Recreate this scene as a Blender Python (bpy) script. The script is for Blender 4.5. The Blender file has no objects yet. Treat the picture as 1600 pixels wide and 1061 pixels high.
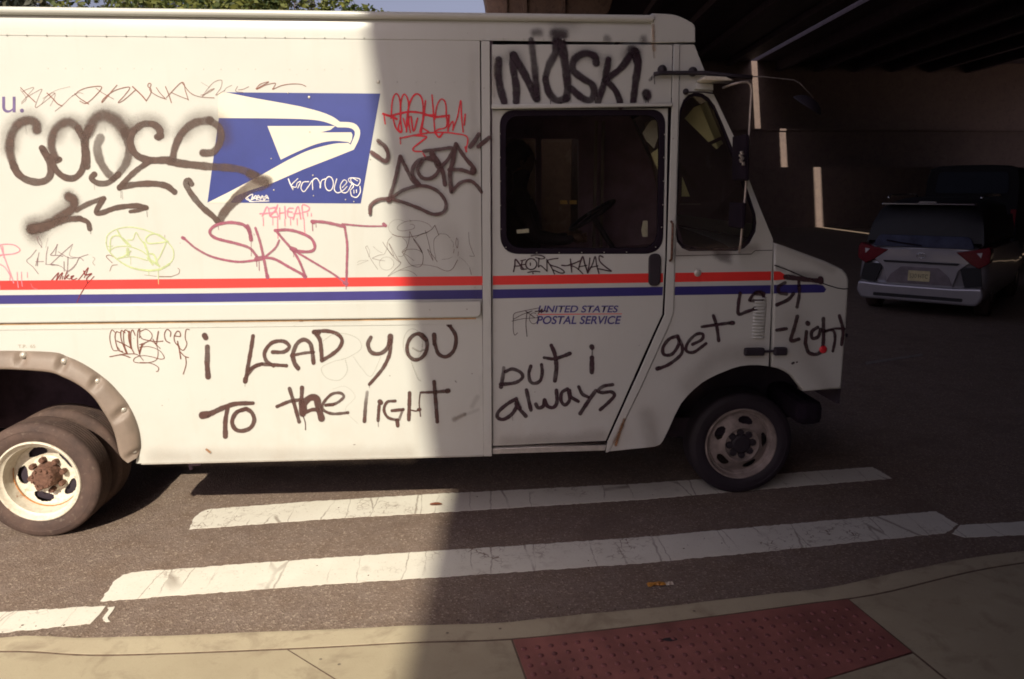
import bpy, bmesh, math, random
import numpy as np
from mathutils import Vector, Matrix
random.seed(7)
rnd = random.Random(11)
PI = math.pi
scene = bpy.context.scene
COL = scene.collection

# ------------------------------------------------------------------ camera
FPX, YAW, PITCH, ROLL, CH, CD = 1200.0, math.radians(3.75), math.radians(11.2), math.radians(-0.08), 2.0, 4.3256
FW = np.array([math.sin(YAW)*math.cos(PITCH), math.cos(YAW)*math.cos(PITCH), -math.sin(PITCH)])
RT = np.array([math.cos(YAW), -math.sin(YAW), 0.0]); UP = np.cross(RT, FW)
_c, _s = math.cos(ROLL), math.sin(ROLL)
RT, UP = _c*RT+_s*UP, -_s*RT+_c*UP
CAM = np.array([0.0, -CD, CH])
cam_d = bpy.data.cameras.new('camera'); cam = bpy.data.objects.new('camera', cam_d); COL.objects.link(cam)
cam_d.sensor_width = 36; cam_d.lens = FPX/1600*36; cam_d.clip_end = 3000; cam_d.clip_start = 0.05
cam.matrix_world = Matrix(((RT[0], UP[0], -FW[0], CAM[0]), (RT[1], UP[1], -FW[1], CAM[1]), (RT[2], UP[2], -FW[2], CAM[2]), (0, 0, 0, 1)))
scene.camera = cam
def ray(x, y): return (x-800)/FPX*RT-(y-530.5)/FPX*UP+FW
def PY(x, y, Y=0.0):
    d = ray(x, y); p = CAM+d*(Y+CD)/d[1]; return (float(p[0]), float(p[2]))
def PZ(x, y, Z=0.0):
    d = ray(x, y); p = CAM+d*(Z-CH)/d[2]; return (float(p[0]), float(p[1]))

# ------------------------------------------------------------------ world, sun, exposure
SX, SY = 0.229, 1.355           # the sun's travel per metre of drop
w = bpy.data.worlds.new('World'); scene.world = w; w.use_nodes = True
nt = w.node_tree; nt.nodes.clear()
sky = nt.nodes.new('ShaderNodeTexSky'); sky.sky_type = 'NISHITA'; sky.sun_disc = False
sky.sun_elevation = math.atan(1/math.hypot(SX, SY)); sky.sun_rotation = math.atan2(-SX, -SY)
sky.air_density = 1.0; sky.dust_density = 4.0; sky.ozone_density = 0.6; sky.altitude = 20
hs = nt.nodes.new('ShaderNodeHueSaturation'); hs.inputs['Saturation'].default_value = 0.62
tn = nt.nodes.new('ShaderNodeMix'); tn.data_type = 'RGBA'; tn.blend_type = 'MULTIPLY'; tn.inputs[0].default_value = 1
tn.inputs[7].default_value = (1.04, 0.94, 1.10, 1)
bg = nt.nodes.new('ShaderNodeBackground'); bg.inputs[1].default_value = 0.076
ow = nt.nodes.new('ShaderNodeOutputWorld')
nt.links.new(sky.outputs[0], hs.inputs['Color']); nt.links.new(hs.outputs[0], tn.inputs[6])
nt.links.new(tn.outputs[2], bg.inputs[0]); nt.links.new(bg.outputs[0], ow.inputs[0])
sd = bpy.data.lights.new('sun', 'SUN'); sd.energy = 5.0; sd.angle = math.radians(0.6); sd.color = (1.0, 0.905, 0.725)
so = bpy.data.objects.new('sun', sd); COL.objects.link(so)
so.rotation_euler = Vector((SX, SY, -1)).to_track_quat('-Z', 'Y').to_euler(); so.location = (-5, -25, 30)
scene.view_settings.view_transform = 'Standard'; scene.view_settings.look = 'None'
scene.view_settings.exposure = 0.28; scene.view_settings.gamma = 1.0; scene.view_settings.use_curve_mapping = False
scene.render.engine = 'CYCLES'; scene.cycles.filter_width = 1.8
scene.cycles.max_bounces = 8; scene.cycles.diffuse_bounces = 5; scene.cycles.transparent_max_bounces = 24

# ------------------------------------------------------------------ helpers: objects
def link(o, parent=None):
    COL.objects.link(o)
    if parent is not None: o.parent = parent
    return o
def tag(o, label=None, cat=None, group=None, kind=None):
    if label: o['label'] = label
    if cat: o['category'] = cat
    if group: o['group'] = group
    if kind: o['kind'] = kind
    return o
def thing(name, label, cat, loc=(0, 0, 0), rotz=0, group=None):
    o = bpy.data.objects.new(name, None); o.location = loc; o.rotation_euler = (0, 0, rotz); link(o)
    o.empty_display_size = 0.2
    return tag(o, label, cat, group)
def obj(name, me, m, parent=None, smooth=False):
    if isinstance(me, bmesh.types.BMesh):
        b = me; me = bpy.data.meshes.new(name); b.to_mesh(me); b.free()
    if m is not None and len(me.materials) == 0: me.materials.append(m)
    if smooth:
        for p in me.polygons: p.use_smooth = True
    return link(bpy.data.objects.new(name, me), parent)
def autosmooth(o, deg=35):
    me = o.data
    b = bmesh.new(); b.from_mesh(me)
    for e in b.edges:
        if len(e.link_faces) == 2 and e.calc_face_angle(0) > math.radians(deg): e.smooth = False
    for f in b.faces: f.smooth = True
    b.to_mesh(me); b.free(); return o
def box(b, x0, x1, y0, y1, z0, z1, bev=0.0):
    t = bmesh.new() if bev else b
    r = bmesh.ops.create_cube(t, size=1.0)
    for v in r['verts']:
        v.co = Vector(((x0+x1)/2+v.co.x*(x1-x0), (y0+y1)/2+v.co.y*(y1-y0), (z0+z1)/2+v.co.z*(z1-z0)))
    if bev:
        bmesh.ops.bevel(t, geom=t.edges[:], offset=bev, segments=2, affect='EDGES', profile=0.5)
        merge(b, t)
    return b
def merge(b, t):
    me = bpy.data.meshes.new('t'); t.to_mesh(me); t.free(); b.from_mesh(me); bpy.data.meshes.remove(me)
def boxo(name, m, parent, x0, x1, y0, y1, z0, z1, bev=0.0):
    return obj(name, box(bmesh.new(), x0, x1, y0, y1, z0, z1, bev), m, parent)
def lathe(b, prof, cx, cy, cz, n=48, axis='Y', skip=None):
    """profile of (radius, offset along axis)"""
    rings = []
    for r, h in prof:
        ring = []
        for k in range(n):
            a = 2*PI*k/n
            if axis == 'Y': co = (cx+r*math.cos(a), cy+h, cz+r*math.sin(a))
            elif axis == 'Z': co = (cx+r*math.cos(a), cy+r*math.sin(a), cz+h)
            else: co = (cx+h, cy+r*math.cos(a), cz+r*math.sin(a))
            ring.append(b.verts.new(co))
        rings.append(ring)
    for i in range(len(rings)-1):
        for k in range(n):
            if skip:
                rm = (prof[i][0]+prof[i+1][0])/2; am = 2*PI*(k+.5)/n
                if skip(rm, am): continue
            k2 = (k+1) % n
            b.faces.new((rings[i][k], rings[i][k2], rings[i+1][k2], rings[i+1][k]))
    return b
def tube(b, pts, r, n=8, caps=True):
    pts = [Vector(p) for p in pts]; prev = None; rings = []
    for i, p in enumerate(pts):
        d = (pts[min(i+1, len(pts)-1)]-pts[max(i-1, 0)]).normalized()
        if prev is None:
            a = Vector((0, 0, 1)) if abs(d.z) < .9 else Vector((1, 0, 0)); u = d.cross(a).normalized()
        else: u = (prev-d*prev.dot(d)).normalized()
        prev = u; v = d.cross(u)
        rr = r[i] if isinstance(r, (list, tuple)) else r
        rings.append([b.verts.new(p+(u*math.cos(2*PI*k/n)+v*math.sin(2*PI*k/n))*rr) for k in range(n)])
    for i in range(len(rings)-1):
        for k in range(n):
            b.faces.new((rings[i][k], rings[i][(k+1) % n], rings[i+1][(k+1) % n], rings[i+1][k]))
    if caps:
        b.faces.new(rings[0][::-1]); b.faces.new(rings[-1])
    return b
def sphere(b, c, r, n=8):
    bmesh.ops.create_uvsphere(b, u_segments=n, v_segments=max(4, n//2+1), radius=1.0, matrix=Matrix.Translation(c) @ Matrix.Diagonal((r[0], r[1], r[2], 1) if isinstance(r, tuple) else (r, r, r, 1)))
    return b
def curve_mesh(loops, depth, bevel=0.0, bres=1):
    """filled 2D outline (first loop outer, others holes) as a mesh in XY, thickness depth along Z centred"""
    cu = bpy.data.curves.new('c', 'CURVE'); cu.dimensions = '2D'; cu.fill_mode = 'BOTH'
    for lp in loops:
        sp = cu.splines.new('POLY'); sp.points.add(len(lp)-1)
        for i, (x, y) in enumerate(lp): sp.points[i].co = (x, y, 0, 1)
        sp.use_cyclic_u = True
    cu.extrude = max(depth/2-bevel, 1e-5); cu.bevel_depth = bevel; cu.bevel_resolution = bres; cu.offset = -bevel
    o = bpy.data.objects.new('c', cu); COL.objects.link(o)
    dg = bpy.context.evaluated_depsgraph_get()
    me = bpy.data.meshes.new_from_object(o.evaluated_get(dg)); bpy.data.objects.remove(o); bpy.data.curves.remove(cu)
    me.materials.clear()
    return me
def plate(name, loops, y, depth, m, parent=None, bevel=0.0, bres=1):
    """vertical plate in the XZ plane, front face at Y=y, going back by depth"""
    me = curve_mesh(loops, depth, bevel, bres)
    me.transform(Matrix(((1, 0, 0, 0), (0, 0, 1, y+depth/2), (0, 1, 0, 0), (0, 0, 0, 1))))
    me.flip_normals()
    o = obj(name, me, m, parent); return o
def slab(name, loops, z0, z1, m, parent=None, bevel=0.0):
    me = curve_mesh(loops, z1-z0, bevel)
    me.transform(Matrix.Translation((0, 0, (z0+z1)/2)))
    return obj(name, me, m, parent)
def px(pts, Y=0.0): return [PY(x, y, Y) for x, y in pts]
def rrect(x0, z0, x1, z1, r, n=6):
    o = []
    for cx, cz, a0 in ((x1-r, z1-r, 0), (x0+r, z1-r, 90), (x0+r, z0+r, 180), (x1-r, z0+r, 270)):
        for k in range(n+1):
            a = math.radians(a0+90*k/n); o.append((cx+r*math.cos(a), cz+r*math.sin(a)))
    return o
def roundpoly(pts, r, n=5):
    """round the corners of a polygon by radius-like distance r (number or list)"""
    out = []; N = len(pts)
    for i in range(N):
        rr = r[i] if isinstance(r, (list, tuple)) else r
        p = Vector(pts[i]); a = Vector(pts[i-1])-p; c = Vector(pts[(i+1) % N])-p
        if rr <= 0: out.append(tuple(p)); continue
        t = min(rr, a.length*.48, c.length*.48); A = p+a.normalized()*t; C = p+c.normalized()*t
        for k in range(n+1):
            s = k/n; q = A*(1-s)**2+p*2*s*(1-s)+C*s*s; out.append(tuple(q))
    return out
def catmull(pts, step=6.0):
    if len(pts) < 3:
        (x0, y0), (x1, y1) = pts[0], pts[-1]; n = max(2, int(math.hypot(x1-x0, y1-y0)/step))
        return [(x0+(x1-x0)*k/n, y0+(y1-y0)*k/n) for k in range(n+1)]
    P = [(2*pts[0][0]-pts[1][0], 2*pts[0][1]-pts[1][1])]+list(pts)+[(2*pts[-1][0]-pts[-2][0], 2*pts[-1][1]-pts[-2][1])]
    out = []
    for i in range(1, len(P)-2):
        p0, p1, p2, p3 = P[i-1:i+3]; n = max(2, int(math.hypot(p2[0]-p1[0], p2[1]-p1[1])/step))
        for k in range(n):
            t = k/n; t2 = t*t; t3 = t2*t
            out.append(tuple(.5*((2*p1[j])+(-p0[j]+p2[j])*t+(2*p0[j]-5*p1[j]+4*p2[j]-p3[j])*t2+(-p0[j]+3*p1[j]-3*p2[j]+p3[j])*t3) for j in (0, 1)))
    out.append(P[-2]); return out

# ------------------------------------------------------------------ helpers: materials
class N:
    def __init__(s, name):
        s.m = bpy.data.materials.new(name); s.m.use_nodes = True; s.t = s.m.node_tree
        s.b = s.t.nodes['Principled BSDF']; s.out = s.t.nodes['Material Output']; s._co = None
    def n(s, ty, **k):
        x = s.t.nodes.new(ty)
        for a, v in k.items(): setattr(x, a, v)
        return x
    def l(s, a, b): s.t.links.new(a, b)
    def co(s):
        if not s._co: s._co = s.n('ShaderNodeTexCoord').outputs['Object']
        return s._co
    def mapped(s, sc, src=None):
        mp = s.n('ShaderNodeMapping'); mp.inputs['Scale'].default_value = sc if isinstance(sc, tuple) else (sc, sc, sc)
        s.l(src or s.co(), mp.inputs[0]); return mp.outputs[0]
    def noise(s, scale, detail=4, rough=.55, sc=(1, 1, 1), dist=0):
        x = s.n('ShaderNodeTexNoise'); x.inputs['Scale'].default_value = scale; x.inputs['Detail'].default_value = detail
        x.inputs['Roughness'].default_value = rough; x.inputs['Distortion'].default_value = dist
        s.l(s.mapped(sc), x.inputs['Vector']); return x.outputs['Fac']
    def voro(s, scale, feat='F1', sc=(1, 1, 1), out='Distance'):
        x = s.n('ShaderNodeTexVoronoi', feature=feat); x.inputs['Scale'].default_value = scale
        s.l(s.mapped(sc), x.inputs['Vector']); return x.outputs[out]
    def ramp(s, fac, stops):
        r = s.n('ShaderNodeValToRGB'); e = r.color_ramp.elements
        while len(e) < len(stops): e.new(.5)
        for i, (p, c) in enumerate(stops): e[i].position = p; e[i].color = c if len(c) == 4 else (*c, 1)
        s.l(fac, r.inputs[0]); return r.outputs[0]
    def rng(s, v, a, b, c=0, d=1):
        r = s.n('ShaderNodeMapRange'); r.clamp = True
        for i, q in enumerate((a, b, c, d)): r.inputs[i+1].default_value = q
        s.l(v, r.inputs[0]); return r.outputs[0]
    def mix(s, f, a, b, mode='MIX'):
        x = s.n('ShaderNodeMix', data_type='RGBA', blend_type=mode)
        for i, v in ((0, f), (6, a), (7, b)):
            if isinstance(v, (int, float)): x.inputs[i].default_value = v
            elif isinstance(v, tuple): x.inputs[i].default_value = (*v, 1) if len(v) == 3 else v
            else: s.l(v, x.inputs[i])
        return x.outputs[2]
    def math(s, op, a, b=0.0, clamp=False):
        x = s.n('ShaderNodeMath', operation=op, use_clamp=clamp)
        for i, v in ((0, a), (1, b)):
            if isinstance(v, (int, float)): x.inputs[i].default_value = v
            else: s.l(v, x.inputs[i])
        return x.outputs[0]
    def bump(s, h, st=.3, dist=.01):
        x = s.n('ShaderNodeBump'); x.inputs['Strength'].default_value = st; x.inputs['Distance'].default_value = dist
        s.l(h, x.inputs['Height']); s.l(x.outputs[0], s.b.inputs['Normal']); return x
    def set(s, color=None, rough=None, metal=None, spec=None, coat=None):
        for k, v in (('Base Color', color), ('Roughness', rough), ('Metallic', metal), ('Specular IOR Level', spec), ('Coat Weight', coat)):
            if v is None: continue
            if isinstance(v, tuple): s.b.inputs[k].default_value = (*v, 1) if len(v) == 3 else v
            elif isinstance(v, (int, float)): s.b.inputs[k].default_value = v
            else: s.l(v, s.b.inputs[k])
        return s.m
def simple(name, c, rough=.5, metal=0, nz=.25, scale=8, bump=0.0, bscale=60):
    n = N(name); f = n.noise(scale, 5, .6)
    col = n.mix(n.rng(f, .3, .7), tuple(x*(1-nz) for x in c), tuple(min(1, x*(1+nz)) for x in c))
    n.set(col, rough, metal)
    if bump: n.bump(n.noise(bscale, 3), bump, .004)
    return n.m

M = {}
def mk_white(name='van_white_paint', base=(.51, .518, .485)):
    n = N(name)
    big = n.noise(1.3, 5, .62); streak = n.noise(3.0, 4, .6, sc=(3.2, 1, .3)); fine = n.noise(55, 3, .6)
    c = n.mix(n.rng(big, .35, .75), base, tuple(v*.93 for v in base))
    c = n.mix(n.math('MULTIPLY', n.rng(streak, .56, .8), .17), c, (.40, .35, .28))
    c = n.mix(n.math('MULTIPLY', n.rng(fine, .66, .78), .22), c, (.30, .25, .19))
    # tiny chips and specks
    sp = n.voro(17, 'F1'); pick = n.noise(9, 2)
    spk = n.math('MULTIPLY', n.rng(sp, .05, .075, 1, 0), n.rng(pick, .60, .64))
    c = n.mix(n.math('MULTIPLY', spk, .7), c, (.12, .08, .06))
    # road dirt low on the body
    sep = n.n('ShaderNodeSeparateXYZ'); n.l(n.co(), sep.inputs[0])
    low = n.math('MULTIPLY', n.rng(sep.outputs[2], .42, .9, 1, 0), n.rng(n.noise(5, 5, .65), .35, .75))
    c = n.mix(n.math('MULTIPLY', low, .35), c, (.40, .33, .26))
    n.set(c, .33, 0, .45)
    n.bump(n.noise(2.6, 2, .5), .25, .02)
    return n.m
M['white'] = mk_white()
M['trim'] = simple('aluminium_trim', (.50, .47, .42), .42, .35, .18, 20)
M['flare'] = simple('grey_rubber_flare', (.20, .155, .125), .55, 0, .14, 9, .15, 90)
M['black'] = simple('black_plastic', (.020, .014, .021), .65, 0, .2)
M['dark'] = simple('dark_underbody', (.10, .066, .095), .95, 0, .3)
M['rubber'] = simple('gasket_rubber', (.016, .011, .018), .9, 0, .2); M['rubber'].node_tree.nodes['Principled BSDF'].inputs['Specular IOR Level'].default_value = .1
def mk_tyre():
    n = N('tyre_rubber'); f = n.noise(7, 6, .65)
    c = n.mix(n.rng(f, .3, .75), (.050, .034, .031), (.115, .074, .060))
    c = n.mix(n.math('MULTIPLY', n.rng(n.noise(40, 3), .6, .75), .5), c, (.19, .15, .12))
    n.set(c, .8, 0, .3); n.bump(n.noise(120, 3), .25, .003); return n.m
M['tyre'] = mk_tyre()
def mk_rim():
    n = N('white_wheel_paint'); f = n.noise(14, 6, .7); g = n.noise(45, 4, .6)
    c = n.mix(n.rng(g, .4, .8), (.66, .62, .52), (.50, .44, .34))
    c = n.mix(n.rng(f, .60, .70), c, (.30, .12, .04))
    n.set(c, .45); n.bump(n.noise(80, 3), .15, .003); return n.m
M['rim'] = mk_rim()
M['rimf'] = simple('front_wheel_paint', (.26, .215, .195), .6, 0, .35, 14, .1, 80)  # front wheels, darker than the rear wheel paint
M['rust'] = simple('rusty_hub_iron', (.125, .062, .042), .9, 0, .45, 60, .8, 110)
M['red'] = simple('red_vinyl', (.72, .040, .035), .4, 0, .06, 6)
M['blue'] = simple('blue_vinyl', (.036, .030, .165), .4, 0, .1, 5)
M['logo_blue'] = simple('eagle_blue_vinyl', (.028, .042, .205), .38, 0, .12, 4)
M['logo_white'] = simple('eagle_white_vinyl', (.62, .59, .50), .42, 0, .05, 5)
def mk_glass(name, tint, refl=1.0, rough=0.0):
    n = N(name); t = n.t
    tr = n.n('ShaderNodeBsdfTransparent'); tr.inputs[0].default_value = (*tint, 1)
    gl = n.n('ShaderNodeBsdfGlossy'); gl.inputs['Roughness'].default_value = rough
    fr = n.n('ShaderNodeFresnel'); fr.inputs[0].default_value = 1.5
    mx = n.n('ShaderNodeMixShader'); n.l(n.math('MULTIPLY', fr.outputs[0], refl), mx.inputs[0])
    n.l(tr.outputs[0], mx.inputs[1]); n.l(gl.outputs[0], mx.inputs[2]); n.l(mx.outputs[0], n.out.inputs[0]); return n.m
M['glass'] = mk_glass('tinted_cab_glass', (.92, .92, .88))
M['carglass'] = mk_glass('dark_car_glass', (.06, .07, .09))
def mk_asphalt():
    n = N('worn_asphalt')
    ag = n.voro(105, 'F1', out='Color'); sepc = n.n('ShaderNodeSeparateColor'); n.l(ag, sepc.inputs[0])
    g = sepc.outputs[0]
    patch = n.noise(.7, 6, .6); mid = n.noise(6, 5, .65); fine = n.noise(130, 4, .7)
    c = n.mix(n.rng(patch, .3, .72), (.205, .155, .127), (.245, .192, .162))
    c = n.mix(n.rng(mid, .35, .75), c, (.185, .132, .10))
    c = n.mix(n.math('MULTIPLY', n.rng(g, .0, .40, 1, 0), .5), c, (.095, .067, .055))
    c = n.mix(n.math('MULTIPLY', n.rng(g, .84, .97), .5), c, (.46, .38, .30))
    c = n.mix(n.math('MULTIPLY', n.rng(fine, .55, .8), .35), c, (.12, .085, .07))
    st = n.noise(1.9, 5, .6, dist=.6); c = n.mix(n.math('MULTIPLY', n.rng(st, .54, .68), .5), c, (.145, .105, .085))
    # cracks
    n.set(c, .88, 0, .25)
    h = n.math('ADD', n.math('MULTIPLY', n.voro(105, 'F1'), 1.0), fine)
    n.bump(h, .7, .005); return n.m
M['asphalt'] = mk_asphalt()
def mk_mark():
    n = N('worn_road_paint')
    w1 = n.noise(3.2, 5, .6, sc=(1, 1, 1)); fine = n.noise(60, 4, .7)
    c = n.mix(n.rng(w1, .35, .75), (.72, .70, .62), (.64, .61, .53))
    # thin transverse cracks
    cr = n.n('ShaderNodeTexVoronoi', feature='DISTANCE_TO_EDGE'); cr.inputs['Scale'].default_value = 1.0
    ds = n.noise(9, 3, .6); vm = n.n('ShaderNodeVectorMath', operation='ADD')
    n.l(n.mapped((4.2, .35, 1)), vm.inputs[0]); cb = n.n('ShaderNodeCombineXYZ'); n.l(n.math('MULTIPLY', ds, .16), cb.inputs[0]); n.l(cb.outputs[0], vm.inputs[1])
    n.l(vm.outputs[0], cr.inputs['Vector'])
    c = n.mix(n.math('MULTIPLY', n.math('MULTIPLY', n.rng(cr.outputs['Distance'], .004, .012, 1, 0), n.rng(n.noise(2.2, 2), .42, .55)), .62), c, (.17, .12, .09))
    # chipped, crackled zones
    cr2 = n.voro(26, 'DISTANCE_TO_EDGE'); zone = n.rng(n.noise(1.5, 3, .6), .52, .66)
    c = n.mix(n.math('MULTIPLY', n.math('MULTIPLY', n.rng(cr2, .02, .06, 1, 0), n.rng(n.noise(13, 3), .46, .56)), zone), c, (.17, .105, .075))
    c = n.mix(n.math('MULTIPLY', n.rng(fine, .60, .70), .6), c, (.34, .28, .21))
    c = n.mix(n.math('MULTIPLY', n.rng(n.noise(5, 4), .62, .72), .35), c, (.27, .21, .17))
    n.set(c, .75, 0, .3); n.bump(fine, .25, .003); return n.m
M['mark'] = mk_mark()
M['faint'] = simple('faint_road_paint', (.20, .175, .16), .8, 0, .3, 20)  # lane line, darker than the crosswalk paint
M['joint'] = simple('joint_dirt', (.13, .085, .06), .95, 0, .3, 30)
M['well'] = simple('wheel_well_black', (.035, .024, .036), .95, 0, .2)
def mk_conc(name, a, b2, stain=(.22, .17, .12)):
    n = N(name); f = n.noise(2.4, 6, .65); g = n.noise(90, 4, .7)
    c = n.mix(n.rng(f, .3, .72), a, b2)
    c = n.mix(n.math('MULTIPLY', n.rng(n.noise(5.5, 5, .65, dist=.5), .52, .72), .62), c, stain)
    c = n.mix(n.math('MULTIPLY', n.rng(g, .6, .74), .4), c, stain)
    sp = n.math('MULTIPLY', n.rng(n.voro(11), .06, .09, 1, 0), n.rng(n.noise(6, 2), .55, .6))
    c = n.mix(n.math('MULTIPLY', sp, .7), c, (.07, .05, .045))
    n.set(c, .85, 0, .3); n.bump(g, .3, .003); return n.m
M['walk'] = mk_conc('sidewalk_concrete', (.42, .365, .255), (.36, .305, .21))
M['curb'] = mk_conc('curb_concrete', (.47, .41, .29), (.40, .34, .24))
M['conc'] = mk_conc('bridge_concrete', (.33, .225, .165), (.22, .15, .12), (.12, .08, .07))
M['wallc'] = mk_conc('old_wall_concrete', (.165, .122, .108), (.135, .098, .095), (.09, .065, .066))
M['tact'] = simple('brick_red_tactile', (.27, .098, .082), .75, 0, .30, 4, .3, 140); M['dome'] = simple('worn_tactile_dome', (.19, .062, .060), .7, 0, .35, 20)
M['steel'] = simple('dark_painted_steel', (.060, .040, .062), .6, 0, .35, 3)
M['bark'] = simple('bark', (.10, .07, .05), .9, 0, .4, 12, .5, 40)
def mk_leaf(name, a, b2):
    n = N(name); oi = n.n('ShaderNodeAttribute'); oi.attribute_name = 'tone'
    c = n.mix(oi.outputs['Fac'], a, b2); n.set(c, .55, 0, .3)
    tl = n.n('ShaderNodeBsdfTranslucent'); n.l(c, tl.inputs[0]); mx = n.n('ShaderNodeMixShader'); mx.inputs[0].default_value = .3
    n.l(n.b.outputs[0], mx.inputs[1]); n.l(tl.outputs[0], mx.inputs[2]); n.l(mx.outputs[0], n.out.inputs[0]); return n.m
M['leaf'] = mk_leaf('leaf_green', (.035, .06, .025), (.19, .20, .05))
M['leaf2'] = mk_leaf('leaf_dark', (.035, .045, .04), (.13, .12, .07))
_pc = {}
def paint(col, key):
    """spray or marker paint: alpha from the stroke's own cross-section attributes"""
    if key in _pc: return _pc[key]
    n = N('graffiti_'+key)
    at = {k: n.n('ShaderNodeAttribute', attribute_name=k).outputs['Fac'] for k in ('d', 'a', 's')}
    nz = n.noise(260, 3, .7); nz2 = n.noise(22, 4, .6)
    dd = n.math('ADD', at['d'], n.math('MULTIPLY', n.math('SUBTRACT', nz, .5), n.math('ADD', .10, n.math('MULTIPLY', at['s'], .8))))
    mr = n.n('ShaderNodeMapRange'); mr.interpolation_type = 'SMOOTHSTEP'
    n.l(dd, mr.inputs[0]); n.l(n.math('SUBTRACT', 1.0, at['s']), mr.inputs[1]); mr.inputs[2].default_value = 1.0
    mr.inputs[3].default_value = 1; mr.inputs[4].default_value = 0
    al = n.math('MULTIPLY', mr.outputs[0], n.math('MULTIPLY', at['a'], n.math('MULTIPLY', n.rng(nz2, .3, .6, .80, 1.0), n.rng(n.noise(5, 2), .38, .55, .82, 1.0))), True)
    n.set(n.mix(n.rng(nz2, .35, .7), col, tuple(min(1, v*1.3) for v in col)), .45, 0, .35)
    tr = n.n('ShaderNodeBsdfTransparent'); mx = n.n('ShaderNodeMixShader')
    n.l(al, mx.inputs[0]); n.l(tr.outputs[0], mx.inputs[1]); n.l(n.b.outputs[0], mx.inputs[2]); n.l(mx.outputs[0], n.out.inputs[0])
    _pc[key] = n.m; return n.m
# ================================================================== GROUND
def smooth_line(pts, Z=0.0, step=10):
    return [PZ(x, y, Z) for x, y in catmull(pts, step)]
g = bmesh.new(); bmesh.ops.create_grid(g, x_segments=2, y_segments=2, size=900)
tag(obj('road', g, M['asphalt']), kind='structure')

def rough_poly(pts, amp=.004, step=.05, seed=1):
    r = random.Random(seed); out = []
    for i in range(len(pts)):
        a = Vector(pts[i]); b = Vector(pts[(i+1) % len(pts)]); n = max(1, int((b-a).length/step))
        for k in range(n):
            p = a.lerp(b, k/n); out.append((p.x+r.uniform(-amp, amp), p.y+r.uniform(-amp, amp)))
    return out
bars = [
 [(0, 957), (165, 947), (158, 958), (140, 975), (0, 989), (-400, 1024), (-420, 990)],
 [(297, 827), (301, 813), (311, 802), (325, 796), (500, 783), (700, 771), (1000, 756), (1200, 742), (1363, 730), (1394, 748), (1200, 764), (1000, 781), (700, 800), (500, 812)],
 [(156, 940), (178, 910), (192, 898), (215, 894), (500, 873), (688, 861), (1000, 840), (1200, 822), (1462, 799), (1497, 820), (1478, 833), (1200, 861.5), (1000, 880.6), (688, 902), (500, 914)],
 [(1500, 821), (1640, 813), (1760, 806), (1780, 826), (1640, 834), (1508, 840), (1488, 834)],
]
for i, bp in enumerate(bars):
    o = slab('crosswalk_bar', [rough_poly([PZ(*p) for p in bp], .005, .022, i+3)], .0002, .0022, M['mark']); tag(o, kind='structure')
# a broken-off fleck of paint at the end of the nearest bar
fl = [[(168, 950), (180, 949), (177, 955), (172, 960), (168, 966), (172, 972), (165, 972), (160, 967), (165, 960), (170, 954)]]
tag(slab('paint_fleck', [rough_poly([PZ(*p) for p in fl[0]], .002, .02, 9)], .0005, .0035, M['mark']), kind='structure')
# pale lane line beyond the van
tag(slab('lane_line', [[PZ(1352, 566), PZ(1440, 553), PZ(1442, 556), PZ(1354, 570)]], .0005, .004, M['faint']), kind='structure')

# kerb and sidewalk
SWZ = .03
kerb_out = [(-900, 1090), (-300, 1012), (0, 996), (62, 992), (125, 996), (300, 991), (500, 983), (662, 976), (775, 973), (900, 960), (1039, 947), (1217, 926), (1302, 917), (1370, 901), (1506, 873), (1600, 860), (1800, 838), (2100, 812)]
kerb_in = [(-900, 1120), (-300, 1034), (0, 1016), (134, 1022), (281, 1019), (500, 1010), (650, 1002), (794, 997.5), (967, 980), (1150, 957), (1260, 942), (1370, 927), (1506, 894), (1600, 878), (1800, 853), (2100, 825)]
KO = smooth_line(kerb_out, SWZ, 30); KI = smooth_line(kerb_in, SWZ, 30)
kb = bmesh.new()
def resample(L, n):
    L = [Vector(p) for p in L]; d = [0]
    for i in range(1, len(L)): d.append(d[-1]+(L[i]-L[i-1]).length)
    out = []; j = 0
    for k in range(n):
        t = d[-1]*k/(n-1)
        while j < len(L)-2 and d[j+1] < t: j += 1
        s = (t-d[j])/max(1e-9, d[j+1]-d[j]); out.append(L[j].lerp(L[j+1], min(1, s)))
    return out
def by_x(L, xs):
    L = np.array(L); o = np.argsort(L[:, 0]); return [Vector((x, float(np.interp(x, L[o, 0], L[o, 1])))) for x in xs]
xs = list(np.linspace(-8.5, 9.5, 150))
ko, ki = by_x(KO, xs), by_x(KI, xs)
rows = []
for i in range(len(xs)):
    a, b = ko[i], ki[i]; j = rnd.uniform(-.0025, .0025)
    prof = [(a.x, a.y+.012, -.02), (a.x, a.y+.012+j, SWZ-.012), (a.x, a.y+j, SWZ-.002), (a.x, a.y-.02, SWZ), (b.x, b.y+.006, SWZ), (b.x, b.y+.001, SWZ-.0003), (b.x, b.y, -.02)]
    rows.append([kb.verts.new(p) for p in prof])
for i in range(len(rows)-1):
    for k in range(6): kb.faces.new((rows[i][k], rows[i][k+1], rows[i+1][k+1], rows[i+1][k]))
bmesh.ops.recalc_face_normals(kb, faces=kb.faces)
tag(obj('kerb', kb, M['curb']), kind='structure')

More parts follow.
